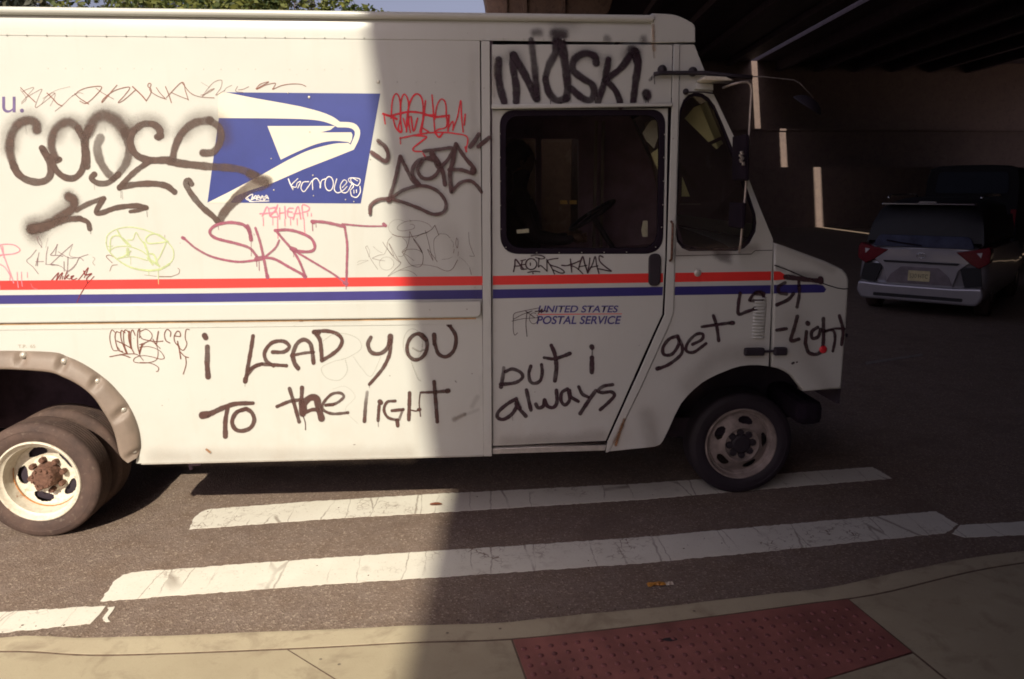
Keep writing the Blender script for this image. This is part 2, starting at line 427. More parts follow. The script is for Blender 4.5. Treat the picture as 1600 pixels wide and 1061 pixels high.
walk = bpy.data.objects.new('sidewalk', None); link(walk); tag(walk, kind='structure')
J1a, J1b = Vector(PZ(449, 1018, SWZ)), Vector(PZ(520, 1061, SWZ))
TLa, TLb = Vector(PZ(800, 1000, SWZ)), Vector(PZ(822, 1061, SWZ))
TRa, TRb = Vector(PZ(1330, 941, SWZ)), Vector(PZ(1440, 1030, SWZ))
def at_y(a, b, y): t = (y-a.y)/(b.y-a.y); return (a.x+(b.x-a.x)*t, y)
def inner(x0, x1, dy=-.015):
    return [(v.x, v.y+dy) for v in by_x(KI, list(np.linspace(x0, x1, max(3, int(abs(x1-x0)/.12)))))]
YB, YM = -6.1, -3.4
slab('joint_bed', [inner(-8.3, 9.2, -.0015)+[(9.2, -6.08), (-8.3, -6.08)]], .001, SWZ-.0012, M['joint'], walk)
j1 = (J1a.x, float(by_x(KI, [J1a.x])[0].y)-.015)
tl = (TLa.x, float(by_x(KI, [TLa.x])[0].y)-.006)
tr = (TRa.x, float(by_x(KI, [TRa.x])[0].y)-.006)
gp = .0045
lb = at_y(J1a, J1b, YM); rb = at_y(TLa, TLb, YM)
slab('concrete_slab', [inner(-3.6, j1[0]-gp)+[(.345-gp, -2.286-2*gp), (rb[0]-gp, YM), (-3.4, YM)]], SWZ-.03, SWZ, M['walk'], walk)
slab('concrete_slab', [inner(-8.4, -3.6-2*gp)+[(-3.4-2*gp, YM), (-8.4, YM)]], SWZ-.03, SWZ, M['walk'], walk)
slab('concrete_slab', [inner(j1[0]+gp, tl[0]-gp)+[(.345-gp, -2.286+gp)]], SWZ-.03, SWZ, M['walk'], walk)
# right of the tactile plate
pb = at_y(TRa, TRb, -1.86)
slab('concrete_slab', [inner(tr[0]+gp, 4.6)+[(4.9, -3.4), at_y(TRa, TRb, -3.4)]], SWZ-.03, SWZ, M['walk'], walk)
slab('concrete_slab', [inner(4.6+2*gp, 9.3)+[(9.3, -3.4), (4.9+2*gp, -3.4)]], SWZ-.03, SWZ, M['walk'], walk)
# tactile plate (between), with its near edge
pl = at_y(TLa, TLb, -1.98); pr = at_y(TRa, TRb, -1.46)
PBL = Vector(pl); PBR = Vector(pr)
slab('concrete_slab', [[(pl[0]+gp, pl[1]-gp), (pr[0]-gp*1.5, pr[1]-gp*1.5), (at_y(TRa, TRb, -3.4)[0]-gp*2, -3.4), (rb[0]+gp, -3.4)]], SWZ-.03, SWZ, M['walk'], walk)
for k in range(6):
    slab('concrete_slab', [[(-8.4+3*k+gp, -3.42), (-5.4+3*k-gp, -3.42), (-5.4+3*k-gp, -6.09), (-8.4+3*k+gp, -6.09)]] if k > 0 else [[(-8.4, -3.42), (-5.4-gp, -3.42), (-5.4-gp, -6.09), (-8.4, -6.09)]], SWZ-.03, SWZ, M['walk'], walk)
tp = thing('tactile_paving', 'brick red tactile plate with raised domes set into the sidewalk behind the kerb', 'tactile paving')
ring = inner(tl[0]+gp, tr[0]-gp)+[(pr[0]-gp*1.5, pr[1]), (pl[0]+gp, pl[1])]
slab('plate', [ring], SWZ-.028, SWZ+.003, M['tact'], tp, .002)
from mathutils.geometry import intersect_point_tri_2d
def inside(p, poly):
    x, y = p; c = False
    for i in range(len(poly)):
        (x1, y1), (x2, y2) = poly[i], poly[i-1]
        if (y1 > y) != (y2 > y) and x < (x2-x1)*(y-y1)/(y2-y1)+x1: c = not c
    return c
dm = bmesh.new()
ux = (Vector(tr)-Vector(tl)).normalized(); uy = Vector((ux.y, -ux.x)); o0 = Vector(tl)+ux*.035+uy*.03
prof = [(.0125, 0), (.0118, .003), (.009, .0052), (.004, .0058), (.0001, .0058)]
for i in range(60):
    for j in range(-12, 24):
        p = o0+ux*(i*.0605)+uy*(j*.0605)
        q = [p+ux*.026, p-ux*.026, p+uy*.026, p-uy*.026]
        if all(inside((v.x, v.y), ring) for v in q) and rnd.random() > .01:
            lathe(dm, prof, p.x, p.y, SWZ+.003, 10, 'Z')
tag(obj('dome', dm, M['dome'], tp, True), kind='stuff')

# small litter
t = thing('food_wrapper', 'crumpled orange and clear wrapper lying on the shaded asphalt near the kerb', 'wrapper', (*PZ(1026, 914), 0.0), .05)
def crumple(b, L, W, H, nx, ny, seed):
    r = random.Random(seed); V = [[b.verts.new((L*(i/nx-.5), W*(j/ny-.5)*(.75+.25*math.sin(i*1.3)), .003+H*r.random()*math.sin(PI*i/nx)**.5*(.4+.6*math.sin(PI*j/ny)))) for j in range(ny+1)] for i in range(nx+1)]
    for i in range(nx):
        for j in range(ny): b.faces.new((V[i][j], V[i+1][j], V[i+1][j+1], V[i][j+1]))
    return b
M['wrap_o'] = simple('wrapper_orange', (.42, .19, .03), .35, 0, .4, 60); M['wrap_w'] = simple('wrapper_clear', (.45, .38, .30), .25, 0, .3, 60)
obj('foil_body', crumple(bmesh.new(), .10, .045, .018, 9, 5, 3), M['wrap_o'], t)
o = obj('torn_end', crumple(bmesh.new(), .045, .04, .022, 6, 5, 8), M['wrap_w'], t); o.location = (.068, -.004, 0)
for (x, y, s, lab, col, seed) in ((681, 790, .028, 'small curled brown leaf on the cracked crosswalk bar at the shadow edge', (.16, .05, .025), 5),
                                  (1046, 1010, .022, 'flat dark blob of old gum on the red tactile plate', (.03, .02, .025), 6)):
    z = .006 if y < 900 else SWZ+.004
    bb = bmesh.new(); r = random.Random(seed); cvs = bb.verts.new((0, 0, .003)); ringv = []
    for k in range(12):
        a = 2*PI*k/12; rr = s*(1+.25*r.random()); ringv.append(bb.verts.new((rr*math.cos(a)*1.3, rr*math.sin(a)*.6, (.009*abs(math.sin(a)) if y < 900 else .001))))
    for k in range(12): bb.faces.new((cvs, ringv[k], ringv[(k+1) % 12]))
    o = obj('fallen_leaf' if y < 900 else 'gum_spot', bb, simple('m%d' % seed, col, .8), None); o.location = (*PZ(x, y), z)
    tag(o, lab, 'leaf' if y < 900 else 'gum')

gg = bmesh.new()
for k in range(420):
    x = rnd.uniform(-2.6, 4.2); y0_ = float(np.interp(x, [v.x for v in ko], [v.y for v in ko])); y = y0_+.012+abs(rnd.gauss(0, .10)); s = rnd.uniform(.0018, .0055)
    if k % 3 == 0: y = rnd.uniform(-1.0, 1.2)
    bmesh.ops.create_icosphere(gg, subdivisions=1, radius=s, matrix=Matrix.Translation((x, y, s*.5)) @ Matrix.Rotation(rnd.uniform(0, 6), 4, 'Z') @ Matrix.Diagonal((1.4, 1, .7, 1)))
tag(obj('gutter_grit', gg, simple('grit', (.16, .12, .09), .9, 0, .6, 90)), 'fine grit and pebbles scattered in the gutter along the kerb', None, None, 'stuff')
# ================================================================== OVERPASS
AX, BX, C0, C1 = .121, .08, -.147, 15.52
H = 9.5
def skew(b, x0, x1, y0, y1, z0, z1):
    """prism whose long sides run along (BX,1)"""
    vs = [b.verts.new((x+BX*y, y, z)) for z in (z0, z1) for (x, y) in ((x0, y0), (x1, y0), (x1, y1), (x0, y1))]
    for f in ((0, 3, 2, 1), (4, 5, 6, 7), (0, 1, 5, 4), (1, 2, 6, 5), (2, 3, 7, 6), (3, 0, 4, 7)): b.faces.new([vs[i] for i in f])
    return b
XL = C0-AX*H
XG1 = C1-.18-AX*(H+.35); XG2 = C1+.18-AX*H
Y0, Y1 = -34, 46
ov = thing('overpass', 'wide dark elevated roadway crossing overhead and shading the front of the van', 'overpass', (0, 0, 0))
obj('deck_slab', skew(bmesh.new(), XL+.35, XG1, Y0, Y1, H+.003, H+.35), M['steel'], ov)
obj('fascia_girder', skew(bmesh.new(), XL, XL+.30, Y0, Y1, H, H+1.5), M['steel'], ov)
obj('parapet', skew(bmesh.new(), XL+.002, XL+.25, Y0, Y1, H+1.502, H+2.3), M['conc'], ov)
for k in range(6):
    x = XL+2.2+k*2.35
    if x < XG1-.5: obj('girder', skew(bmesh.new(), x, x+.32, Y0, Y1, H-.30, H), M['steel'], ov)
ov2 = thing('overpass', 'second parallel elevated roadway beyond the thin slot of light on the right', 'overpass', (0, 0, 0))
obj('deck_slab', skew(bmesh.new(), XG2, 36.5, Y0, Y1, H, H+.35), M['steel'], ov2)
for k in range(6): obj('girder', skew(bmesh.new(), XG2+1.2+k*2.4, XG2+1.5+k*2.4, Y0, Y1, H-.6, H-.003), M['steel'], ov2)
# unseen walls added to block daylight: near side, right and behind the van
rw2 = thing('added_blocker_wall', 'added concrete wall behind the viewer, blocking light from the near side', 'wall')
boxo('blocker_face', M['wallc'], rw2, -.55, 31, -6.6, -6.1, 0, H-.56)
rw3 = thing('added_blocker_wall', 'added long concrete wall out of view, blocking light from the right', 'wall')
boxo('blocker_face', M['wallc'], rw3, 29.7, 30.2, -6.1, 33.9, 0, H-.62)
rw4 = thing('added_blocker_wall', 'added low concrete wall hidden behind the van, blocking light from the sunny edge', 'wall')
obj('blocker_face', skew(bmesh.new(), -.75, -.35, 9, 16, 0, 4.3), M['wallc'], rw4)
obj('blocker_face', skew(bmesh.new(), -.75, -.35, 16.01, 43, 0, 6.0), M['wallc'], rw4)
# hammerhead pier seen above the van roof
pr_ = thing('bridge_pier', 'tan concrete hammerhead pier seen just above the van roof under the overpass', 'bridge pier', (3.2, 25, 0))
capo = [(-2.35, 9.48), (2.6, 9.48), (2.15, 8.1), (1.3, 7.5), (-1.3, 7.5), (-2.15, 7.9)]
plate('pier_cap', [capo], -.6, 1.3, M['conc'], pr_, .03)
boxo('column', M['conc'], pr_, -.9, .9, -.55, .65, 0, 7.52, .04)
for xx in (-1.55, -.85, .5): boxo('rib', M['conc'], pr_, xx-.08, xx+.08, -.75, -.6, 7.9 if xx < -1 else 7.55, 9.46, .02)
# stepped retaining wall in the dark far under the bridge
rw = thing('retaining_wall', 'stepped concrete wall far under the bridge striped by slits of sunlight', 'wall')
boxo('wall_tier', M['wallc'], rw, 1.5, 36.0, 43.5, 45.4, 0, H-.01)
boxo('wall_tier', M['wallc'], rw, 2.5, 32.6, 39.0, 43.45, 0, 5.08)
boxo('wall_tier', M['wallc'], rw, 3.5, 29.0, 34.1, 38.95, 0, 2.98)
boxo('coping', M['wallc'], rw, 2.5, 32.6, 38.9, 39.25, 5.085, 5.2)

# ================================================================== TREES
def tree(name, label, loc, hgt, rad, seed, mat, nleaf=5200, group=None, low=.25):
    r = random.Random(seed); t = thing(name, label, 'tree', loc, 0, group)
    b = bmesh.new(); top = hgt*.75
    tube(b, [(0, 0, -.1), (.05, .03, hgt*.25), (-.08, .1, hgt*.5), (.05, 0, top)], [.22, .17, .12, .03], 9)
    lobes = []
    for k in range(15):
        a = r.uniform(0, 2*PI); q = r.random()**.5*rad*.75; z = hgt*(low+(.93-low)*r.random())
        s = rad*(.30+.22*r.random()); zz = 1-((z/hgt-.55)/.55)**2
        c = Vector((q*math.cos(a)*max(.3, zz), q*math.sin(a)*max(.3, zz), min(z, hgt-s*.8))); lobes.append((c, s))
        if k < 9: tube(b, [(0, 0, max(.4, c.z*.45)), tuple(c*.6+Vector((0, 0, c.z*.15))), tuple(c)], [.07, .04, .015], 5)
    obj('trunk', b, M['bark'], t, True)
    vs, fs, tone = [], [], []
    for k in range(nleaf):
        c, s = lobes[r.randrange(len(lobes))]
        d = Vector((r.gauss(0, 1), r.gauss(0, 1), r.gauss(0, 1))).normalized()*(s*(.55+.5*r.random()**.7))
        d.z *= .75; p = c+d
        u = Vector((r.gauss(0, 1), r.gauss(0, 1), r.gauss(0, .6))).normalized(); v = u.cross(Vector((r.gauss(0, 1), r.gauss(0, 1), r.gauss(0, 1)))).normalized()
        L = r.uniform(.08, .16); i = len(vs)
        vs += [p-u*L, p+v*L*.45, p+u*L, p-v*L*.45]; fs.append((i, i+1, i+2, i+3)); tone += [min(1, max(0, r.gauss(.5, .3)))]*4
    me = bpy.data.meshes.new('crown'); me.from_pydata([tuple(v) for v in vs], [], fs)
    at = me.attributes.new('tone', 'FLOAT', 'POINT'); at.data.foreach_set('value', tone)
    obj('crown', me, mat, t); return t
G = 'street trees behind the van'
tree('broadleaf_tree', 'dark leafy tree at the far left edge above the van roof', (-13.4, 19, 0), 8.4, 3.0, 1, M['leaf2'], 6500, G)
tree('broadleaf_tree', 'olive green tree above the van roof over the scribbled tag', (-9.3, 20, 0), 9.0, 3.0, 2, M['leaf'], 6500, G)
tree('broadleaf_tree', 'bright green tree above the roof over the eagle logo', (-5.8, 19, 0), 8.4, 2.6, 3, M['leaf'], 6500, G)
tree('broadleaf_tree', 'small yellow green tree standing rightmost against the pale sky', (-3.2, 20.5, 0), 7.75, 1.75, 4, M['leaf'], 4500, G)
tree('broadleaf_tree', 'dense tree behind the row at the left, darker than its neighbours', (-17.5, 24, 0), 10.5, 3.6, 5, M['leaf2'], 6500, G)
tree('broadleaf_tree', 'tall dark tree behind the middle of the row', (-10.6, 27, 0), 10.6, 3.6, 6, M['leaf2'], 6500, G)
tree('broadleaf_tree', 'dark tree behind the bright green one near the eagle logo', (-6.6, 27, 0), 9.6, 2.5, 8, M['leaf2'], 5500, G)
tree('sidewalk_tree', 'sunlit green tree at the far right beyond the bridge wall', (39.3, 46.8, 0), 9.0, 2.6, 7, M['leaf'], 5200)
pt = thing('sign_post', 'pale slim post with a small bracket at the right edge beyond the bridge', 'post', (35.6, 42.4, 0))
boxo('pole', M['trim'], pt, -.06, .06, -.06, .06, 0, 5.6, .01); boxo('bracket', M['trim'], pt, -.35, .06, -.03, .03, 4.9, 5.02, .01); boxo('base_plate', M['trim'], pt, -.2, .2, -.2, .2, 0, .05, .01)
# ================================================================== POSTAL VAN
van = thing('postal_van', 'white postal step van with blue eagle logo and graffiti along its side', 'van', (0, 0, 0))
W = 2.05
XB = -5.4
zc = lambda x, y: PY(x, y)[1]
xc = lambda x, y: PY(x, y)[0]
Z_SEAM, Z_BOT = 2.728, .446
Z_SEAM = float(np.mean([zc(0, 55.2), zc(640, 62), zc(1084, 68)]))
def px_fit(pts): return [PY(x, y) for x, y in pts]
WX, WR = -2.447, .346
# --- arch curve (right half in pixels, mirrored about the wheel)
arch_o = [(57.7, 547), (82, 550), (105.7, 557), (129, 567.5), (150.6, 581), (170, 596), (186, 613), (199, 629), (208, 645), (215, 662), (219.5, 680), (220.5, 700), (217, 713)]
arch_i = [(57.7, 573), (82, 578), (106, 586), (125, 595), (141, 606), (156, 621), (167, 638), (176, 652), (183, 667), (188, 684), (192, 703), (197, 712), (206, 718)]
AO = px_fit(arch_o); AI = px_fit(arch_i)
mir = lambda L: [(2*WX-x, z) for x, z in L]
AO_full = mir(AO)[::-1]+AO[1:]; AI_full = mir(AI)[::-1]+AI[1:]
hole = [(WX+(x-WX)*.965, (z-.0)*.985 if z > .7 else z) for x, z in AO_full]
hole[0] = (hole[0][0], Z_BOT); hole[-1] = (hole[-1][0], Z_BOT)
X_POST0, X_POST1 = xc(752.5, 400), xc(766.5, 400)
body = [(XB, Z_BOT)]+hole+[(X_POST0, Z_BOT), (X_POST0, Z_SEAM), (XB, Z_SEAM)]
bp = plate('side_panel', [body], 0, .02, M['white'], van)
# far side, roof and end of the box
plate('far_side_panel', [[(XB, Z_BOT), (X_POST1, Z_BOT), (X_POST1, Z_SEAM), (XB, Z_SEAM)]], W-.02, .02, M['white'], van)
boxo('rear_panel', M['white'], van, XB-.03, XB-.001, 0, W, Z_BOT, 2.86)
# post beside the door
plate('door_post', [roundpoly([(X_POST0+.001, Z_BOT-.004), (X_POST1, Z_BOT-.004), (xc(765.5, 66), Z_SEAM-.002), (xc(751.5, 66)+.001, Z_SEAM-.002)], .004)], -.010, .03, M['white'], van, .003)
# roof cove, rail and roof skin, extruded along X
def extr(name, prof, x0, x1, m, seg=2, smooth=True):
    b = bmesh.new(); R = [[b.verts.new((x, y, z)) for y, z in prof] for x in np.linspace(x0, x1, seg)]
    for i in range(len(R)-1):
        for k in range(len(prof)-1): b.faces.new((R[i][k], R[i+1][k], R[i+1][k+1], R[i][k+1]))
    o = obj(name, b, m, van); return autosmooth(o, 40) if smooth else o
X_CAP = xc(1019, 45)
cove = [(0.0, Z_SEAM+.0006), (-.0025, Z_SEAM+.002), (-.0025, Z_SEAM+.03)]+[( -.0025+.055*(1-math.cos(a)), Z_SEAM+.03+.115*math.sin(a)) for a in np.linspace(.1, 1.35, 8)]
cz = cove[-1]
extr('roof_cove', cove, XB, X_CAP, M['white'])
ZR0 = zc(300, 26.5); ZR1 = zc(300, 14.5)
rail = [(.06, ZR0+.006), (-.008, ZR0), (-.020, ZR0+.005), (-.026, ZR0+.016), (-.026, ZR1-.014), (-.019, ZR1-.003), (-.006, ZR1), (.03, ZR1+.002), (.10, ZR1+.012), (.35, ZR1+.03), (W/2, ZR1+.04), (W-.1, ZR1+.01), (W, ZR1-.05), (W, Z_SEAM)]
extr('roof_skin', rail, XB, X_CAP, M['white'])
# belt rail (raised) and flange under it
zb1, zb0 = float(np.mean([zc(100, 475.5), zc(700, 469.5)])), float(np.mean([zc(0, 503), zc(740, 497)]))
zf0 = float(np.mean([zc(0, 515.5), zc(330, 512.5), zc(740, 506)]))
xe = xc(752, 490)
plate('belt_rail', [[(XB, zb0), (xe-.03, zb0)]+[(xe-.03+.03*math.sin(a), zb0+.03-.03*math.cos(a)) for a in np.linspace(.2, 1.4, 6)]+[(xe, zb1), (XB, zb1)]], -.022, .021, M['white'], van, .0095, 3)
plate('belt_flange', [[(XB, zf0), (xe-.02, zf0), (xe-.002, zf0+.02), (xe-.002, zb0-.002), (XB, zb0-.002)]], -.0035, .003, M['white'], van, .001)
boxo('brown_line', simple('brown_sealant', (.42, .26, .13), .8, 0, .3, 14), van, XB, xe-.03, -.0045, -.0036, zb0-.012, zb0-.0022)  # thin brown strip just below the belt rail
boxo('lower_edge', M['trim'], van, hole[-1][0]+.03, X_POST0-.002, -.003, .02, Z_BOT-.006, Z_BOT-.001)

# --- wheel arch flare
fb = bmesh.new(); rings = []
n = len(AO_full); fine_o = catmull(AO_full, .02); fine_i = catmull(AI_full, .02)
K = 150
FO = resample(fine_o, K); FI = resample(fine_i, K)
lens = [0]
for i in range(1, K): lens.append(lens[-1]+(FO[i]-FO[i-1]).length)
bolts_px = [(38, 550), (103.5, 560), (157, 592), (198.6, 638), (215, 704)]
bolt_m = [PY(*p) for p in bolts_px]; bolt_m = bolt_m+[(2*WX-x, z) for x, z in bolt_m[1:]]
def near_bolt(p):
    best = 9
    for (x, z) in bolt_m: best = min(best, math.hypot(p.x-x, p.y-z))
    return best
for i in range(K):
    o, q = FO[i], FI[i]; dep = max(0, 1-max(0, near_bolt(o)-.012)/.028)
    row = []
    for t, y in ((0, .004), (.02, -.012), (.12, -.034), (.45, -.050), (.80, -.060), (.93, -.062), (1.0, -.052), (1.04, -.02), (1.05, .10)):
        yy = y
        if t <= .5: yy = y*(1-dep*.92) if y < 0 else y
        p = o.lerp(q, t); row.append(fb.verts.new((p.x, yy, p.y)))
    rings.append(row)
for i in range(K-1):
    for k in range(8): fb.faces.new((rings[i][k], rings[i][k+1], rings[i+1][k+1], rings[i+1][k]))
fl_ = obj('fender_flare', fb, M['flare'], van, True)
for (x, z) in bolt_m:
    d = Vector((WX-x, .70-z)).normalized()*.016
    bb = bmesh.new(); lathe(bb, [(.0001, -.012), (.006, -.012), (.009, -.009), (.017, -.006), (.018, 0)], x+d.x, -.012, z+d.y, 12)
    obj('bolt', bb, M['trim'], fl_, True)
# wheel well and floor
boxo('wheel_well', M['dark'], van, WX-.78, WX+.78, .9, .93, .4, 1.25)
boxo('wheel_well_top', M['dark'], van, WX-.78, WX+.78, .021, .9, 1.2, 1.25)
for s in (-1, 1): boxo('wheel_well_side', M['dark'], van, WX+s*.74-.02, WX+s*.74+.02, .021, .9, Z_BOT, 1.2)
boxo('floor_pan', M['dark'], van, WX+.76, X_POST1, .02, W-.02, Z_BOT+.01, Z_BOT+.05)
boxo('floor_pan', M['dark'], van, XB, WX-.76, .02, W-.02, Z_BOT+.01, Z_BOT+.05)
ch = bmesh.new()
for y in (.5, 1.35): box(ch, XB+.2, 2.15, y, y+.08, .36, .50, .01)
for x in (-4.6, -1.2, -.2, .9): box(ch, x, x+.1, .5, 1.43, .38, .48, .01)
box(ch, -1.1, .1, .62, 1.25, .26, .42, .03)
obj('chassis', ch, M['well'], van)
ax_ = bmesh.new(); tube(ax_, [(WX, .2, WR), (WX, W-.2, WR)], .05, 12); sphere(ax_, (WX, W/2, WR), .17, 16); lathe(ax_, [(.0001, .155), (.17, .155), (.175, .16), (.175, .55), (.0001, .55)], WX, 0, WR, 32); obj('rear_axle', ax_, M['well'], van, True)  # includes a drum added behind the wheel to block leaking sunlight
hg = bmesh.new(); tube(hg, [PY(297, 722, .12)[:1]+(.12,)+PY(297, 722, .12)[1:], PY(299, 733, .12)[:1]+(.12,)+PY(299, 733, .12)[1:]], .012, 8); box(hg, xc(288, 730), xc(303, 730), .1, .16, .385, .41, .006); obj('exhaust_hanger', hg, M['dark'], van)

# --- wheels
def hexbolt(b, x, y0, y1, z, r):
    lathe(b, [(.0001, y1), (r*.8, y1), (r, y1+.004 if y1 < y0 else y1), (r, y0)], x, 0, z, 6)
def tyre_mesh(y, wd=.20, r=WR, cx=0, cz=0):
    b = bmesh.new(); rb = .224
    P = [(rb, y+.035), (rb+.012, y+.014), (rb+.03, y+.004), (r-.07, y), (r-.045, y+.003), (r-.043, y+.001), (r-.022, y+.007), (r-.010, y+.014), (r-.003, y+.024), (r, y+.034)]
    g0, g1 = y+.034, y+wd-.034; ng = 6
    for k in range(ng):
        a = g0+(g1-g0)*(k+.72)/ng; e = g0+(g1-g0)*(k+1)/ng
        P += [(r, a), (r-.009, a+.001), (r-.009, e-.001), (r, e)]
    P += [(r-.003, y+wd-.024), (r-.012, y+wd-.012), (r-.04, y+wd-.002), (rb+.02, y+wd-.006), (rb, y+wd-.035)]
    lathe(b, P, cx, 0, cz, 96); bmesh.ops.recalc_face_normals(b, faces=b.faces)
    return b
def hole_skip(n, ph, r0, hr, ht):
    def f(rm, am):
        for k in range(n):
            a0 = math.radians(ph)+2*PI*k/n; d = (am-a0+PI) % (2*PI)-PI
            if ((rm-r0)/hr)**2+(d*rm/ht)**2 < 1: return True
        return False
    return f
def lin(a, b, n): return [(a[0]+(b[0]-a[0])*k/n, a[1]+(b[1]-a[1])*k/n) for k in range(n+1)]
def rear_wheel(y, name='wheel', near=True):
    t = obj(name, tyre_mesh(y, cx=WX, cz=WR), M['tyre'], van); t.name = 'rear_tyre'; autosmooth(t, 30)
    b = bmesh.new()
    lathe(b, [(.229, y+.05), (.238, y+.03), (.241, y+.010), (.238, y+.003), (.232, y+.001), (.227, y+.006), (.222, y+.018), (.214, y+.028), (.205, y+.034), (.202, y+.06), (.197, y+.105), (.190, y+.120)], WX, 0, WR, 72)
    lathe(b, [(.190, y+.120), (.186, y+.126), (.182, y+.124)]+lin((.182, y+.124), (.11, y+.145), 22)[1:]+[(.104, y+.140), (.096, y+.138), (.02, y+.138)], WX, 0, WR, 144, skip=hole_skip(5, 181, .148, .026, .058))
    r = obj('rim', b, M['rim'], t); autosmooth(r, 30)
    if near:
        rr_ = bmesh.new(); tube(rr_, [(WX+.190*math.cos(a), y+.113, WR+.190*math.sin(a)) for a in np.linspace(math.radians(165), math.radians(325), 40)], [.0042*(.4+.6*math.sin(PI*k/39)) for k in range(40)], 6)
        obj('rust_ring', rr_, simple('orange_rust', (.42, .17, .05), .9, 0, .4, 60), t, True)
        hb = bmesh.new(); lathe(hb, [(.0001, y+.048), (.035, y+.046), (.058, y+.052), (.066, y+.064), (.070, y+.10), (.078, y+.138)], WX, 0, WR, 20)
        for k in range(10):
            a = 2*PI*k/10+.3; hexbolt(hb, WX+.052*math.cos(a), y+.06, y+.040, WR+.052*math.sin(a), .009)
        h = obj('hub', hb, M['rust'], t)
        for k in range(8):
            nb = bmesh.new(); a = 2*PI*k/8+.2; hexbolt(nb, WX+.094*math.cos(a), y+.138, y+.098, WR+.094*math.sin(a), .017)
            obj('lug_nut', nb, M['rust'], t)
    return t
rear_wheel(.002)
t2 = obj('rear_tyre', tyre_mesh(.28, cx=WX, cz=WR), M['tyre'], van); autosmooth(t2, 30)
for yy in (W-.52, W-.22): autosmooth(obj('rear_tyre', tyre_mesh(yy, cx=WX, cz=WR), M['tyre'], van), 30)
FX, FY = 1.815, .37
def front_wheel(y, flip=1):
    yo = lambda v: y+flip*v
    b = tyre_mesh(0, cx=0, cz=0)
    for v in b.verts: v.co = Vector((v.co.x+FX, yo(v.co.y), v.co.z+WR))
    if flip < 0: bmesh.ops.reverse_faces(b, faces=b.faces)
    t = obj('front_tyre', b, M['black'], van); autosmooth(t, 30)
    b = bmesh.new()
    P = [(.229, .05), (.238, .03), (.241, .010), (.238, .002), (.231, 0), (.226, .008), (.219, .03), (.214, .034), (.208, .034), (.203, .05), (.198, .056)]
    lathe(b, [(r, yo(h)) for r, h in P], FX, 0, WR, 72)
    P2 = [(.198, .056), (.192, .052)]+lin((.192, .052), (.128, .004), 20)[1:]+[(.121, -.006), (.113, -.010), (.108, -.004), (.104, .018), (.03, .022)]
    lathe(b, [(r, yo(h)) for r, h in P2], FX, 0, WR, 144, skip=hole_skip(5, 152, .160, .024, .048))
    r = obj('rim', b, M['rimf'], t); autosmooth(r, 30)
    nb = bmesh.new(); lathe(nb, [(.0001, yo(-.004)), (.052, yo(-.004)), (.064, yo(.004)), (.068, yo(.02))], FX, 0, WR, 24)
    for k in range(8):
        a = 2*PI*k/8+.1; lathe(nb, [(.0001, yo(.0)), (.018, yo(.0)), (.023, yo(.005)), (.024, yo(.02))], FX+.078*math.cos(a), 0, WR+.078*math.sin(a), 8)
    obj('hub', nb, M['black'], t); return t
front_wheel(FY); front_wheel(W-FY, -1)
fa = bmesh.new(); tube(fa, [(FX, FY+.1, WR), (FX, W-FY-.1, WR)], .04, 10); obj('front_axle', fa, M['dark'], van)
# front wheel well
boxo('front_wheel_well', M['well'], van, FX-.62, FX+.50, .70, .74, .42, 1.14)
boxo('front_wheel_well_top', M['well'], van, FX-.80, FX+.48, .035, .70, 1.12, 1.14)
boxo('front_wheel_well_side', M['well'], van, FX-.82, FX-.80, .035, .70, .5, 1.12)
boxo('front_wheel_well_side', M['well'], van, FX+.46, FX+.48, .065, .70, .70, 1.12)

# --- cab side
LOUV0, LOUV1 = PY(1174.5, 529), PY(1198.5, 464)
cab_out = [(1062, 69.5), (1085, 69.5), (1093, 90), (1102, 112), (1113, 142), (1131, 180), (1150.6, 220.6), (1166, 269), (1187, 323), (1208, 374), (1206.5, 440), (1204.5, 500), (1201, 572.5), (1186, 570.5), (1172, 570.5), (1158, 572), (1144.7, 575.6), (1122, 584.7), (1108, 591.5), (1097, 598), (1085, 608), (1074.6, 618), (1064, 631), (1054, 650.5), (1043, 675), (1036, 689), (1031, 695), (1023, 698), (1000, 700.5), (951.5, 705.5), (976, 659), (1002, 606), (1045, 511), (1052.5, 488.5), (1054.5, 401), (1061, 165)]
qwin = [(1108, 152.7), (1117.4, 165), (1131, 196), (1144.6, 229.6), (1165.7, 287), (1181, 334), (1182.5, 348), (1181, 362), (1171.7, 380), (1163, 388), (1150.6, 392.5), (1077, 392.5), (1066, 388), (1058, 378), (1054.5, 356), (1056.5, 280), (1059.2, 205.5), (1062, 172), (1068, 156), (1076, 148), (1086, 144.5), (1098, 146)]
QW = px_fit(qwin); QC = (sum(p[0] for p in QW)/len(QW), sum(p[1] for p in QW)/len(QW))
def shrink(L, c, d):
    out = []
    for x, z in L:
        v = Vector((c[0]-x, c[1]-z)); out.append((x+v.x/v.length*d, z+v.y/v.length*d))
    return out
cabp = plate('cab_side_panel', [px_fit(cab_out), QW], 0, .03, M['white'], van, .002)
gq = plate('quarter_window', [shrink(QW, QC, -.001), shrink(QW, QC, .018)], .004, .03, M['rubber'], van, .002)
plate('pane', [shrink(QW, QC, .012)], .016, .005, M['glass'], gq)
strip = [(1052, 69.5), (1061, 69.5), (1059.7, 165), (1053.5, 401), (1051.5, 488), (1044, 509), (1000, 606), (974, 659), (950.5, 705.5), (946, 706.5), (949, 690), (1001, 575), (1025, 520), (1038, 491.5), (1042, 401), (1049.2, 165)]
plate('riveted_pillar_strip', [px_fit(strip)], -.010, .012, M['white'], van, .0025)
gr = bmesh.new()
P0, P1 = PY(1048, 346), PY(1046, 407)
tube(gr, [(P0[0], -.012, P0[1]), (P0[0], -.045, P0[1]-.012), (P1[0], -.045, P1[1]+.012), (P1[0], -.012, P1[1])], .007, 8)
obj('grab_bar', gr, M['rust'], van, True)
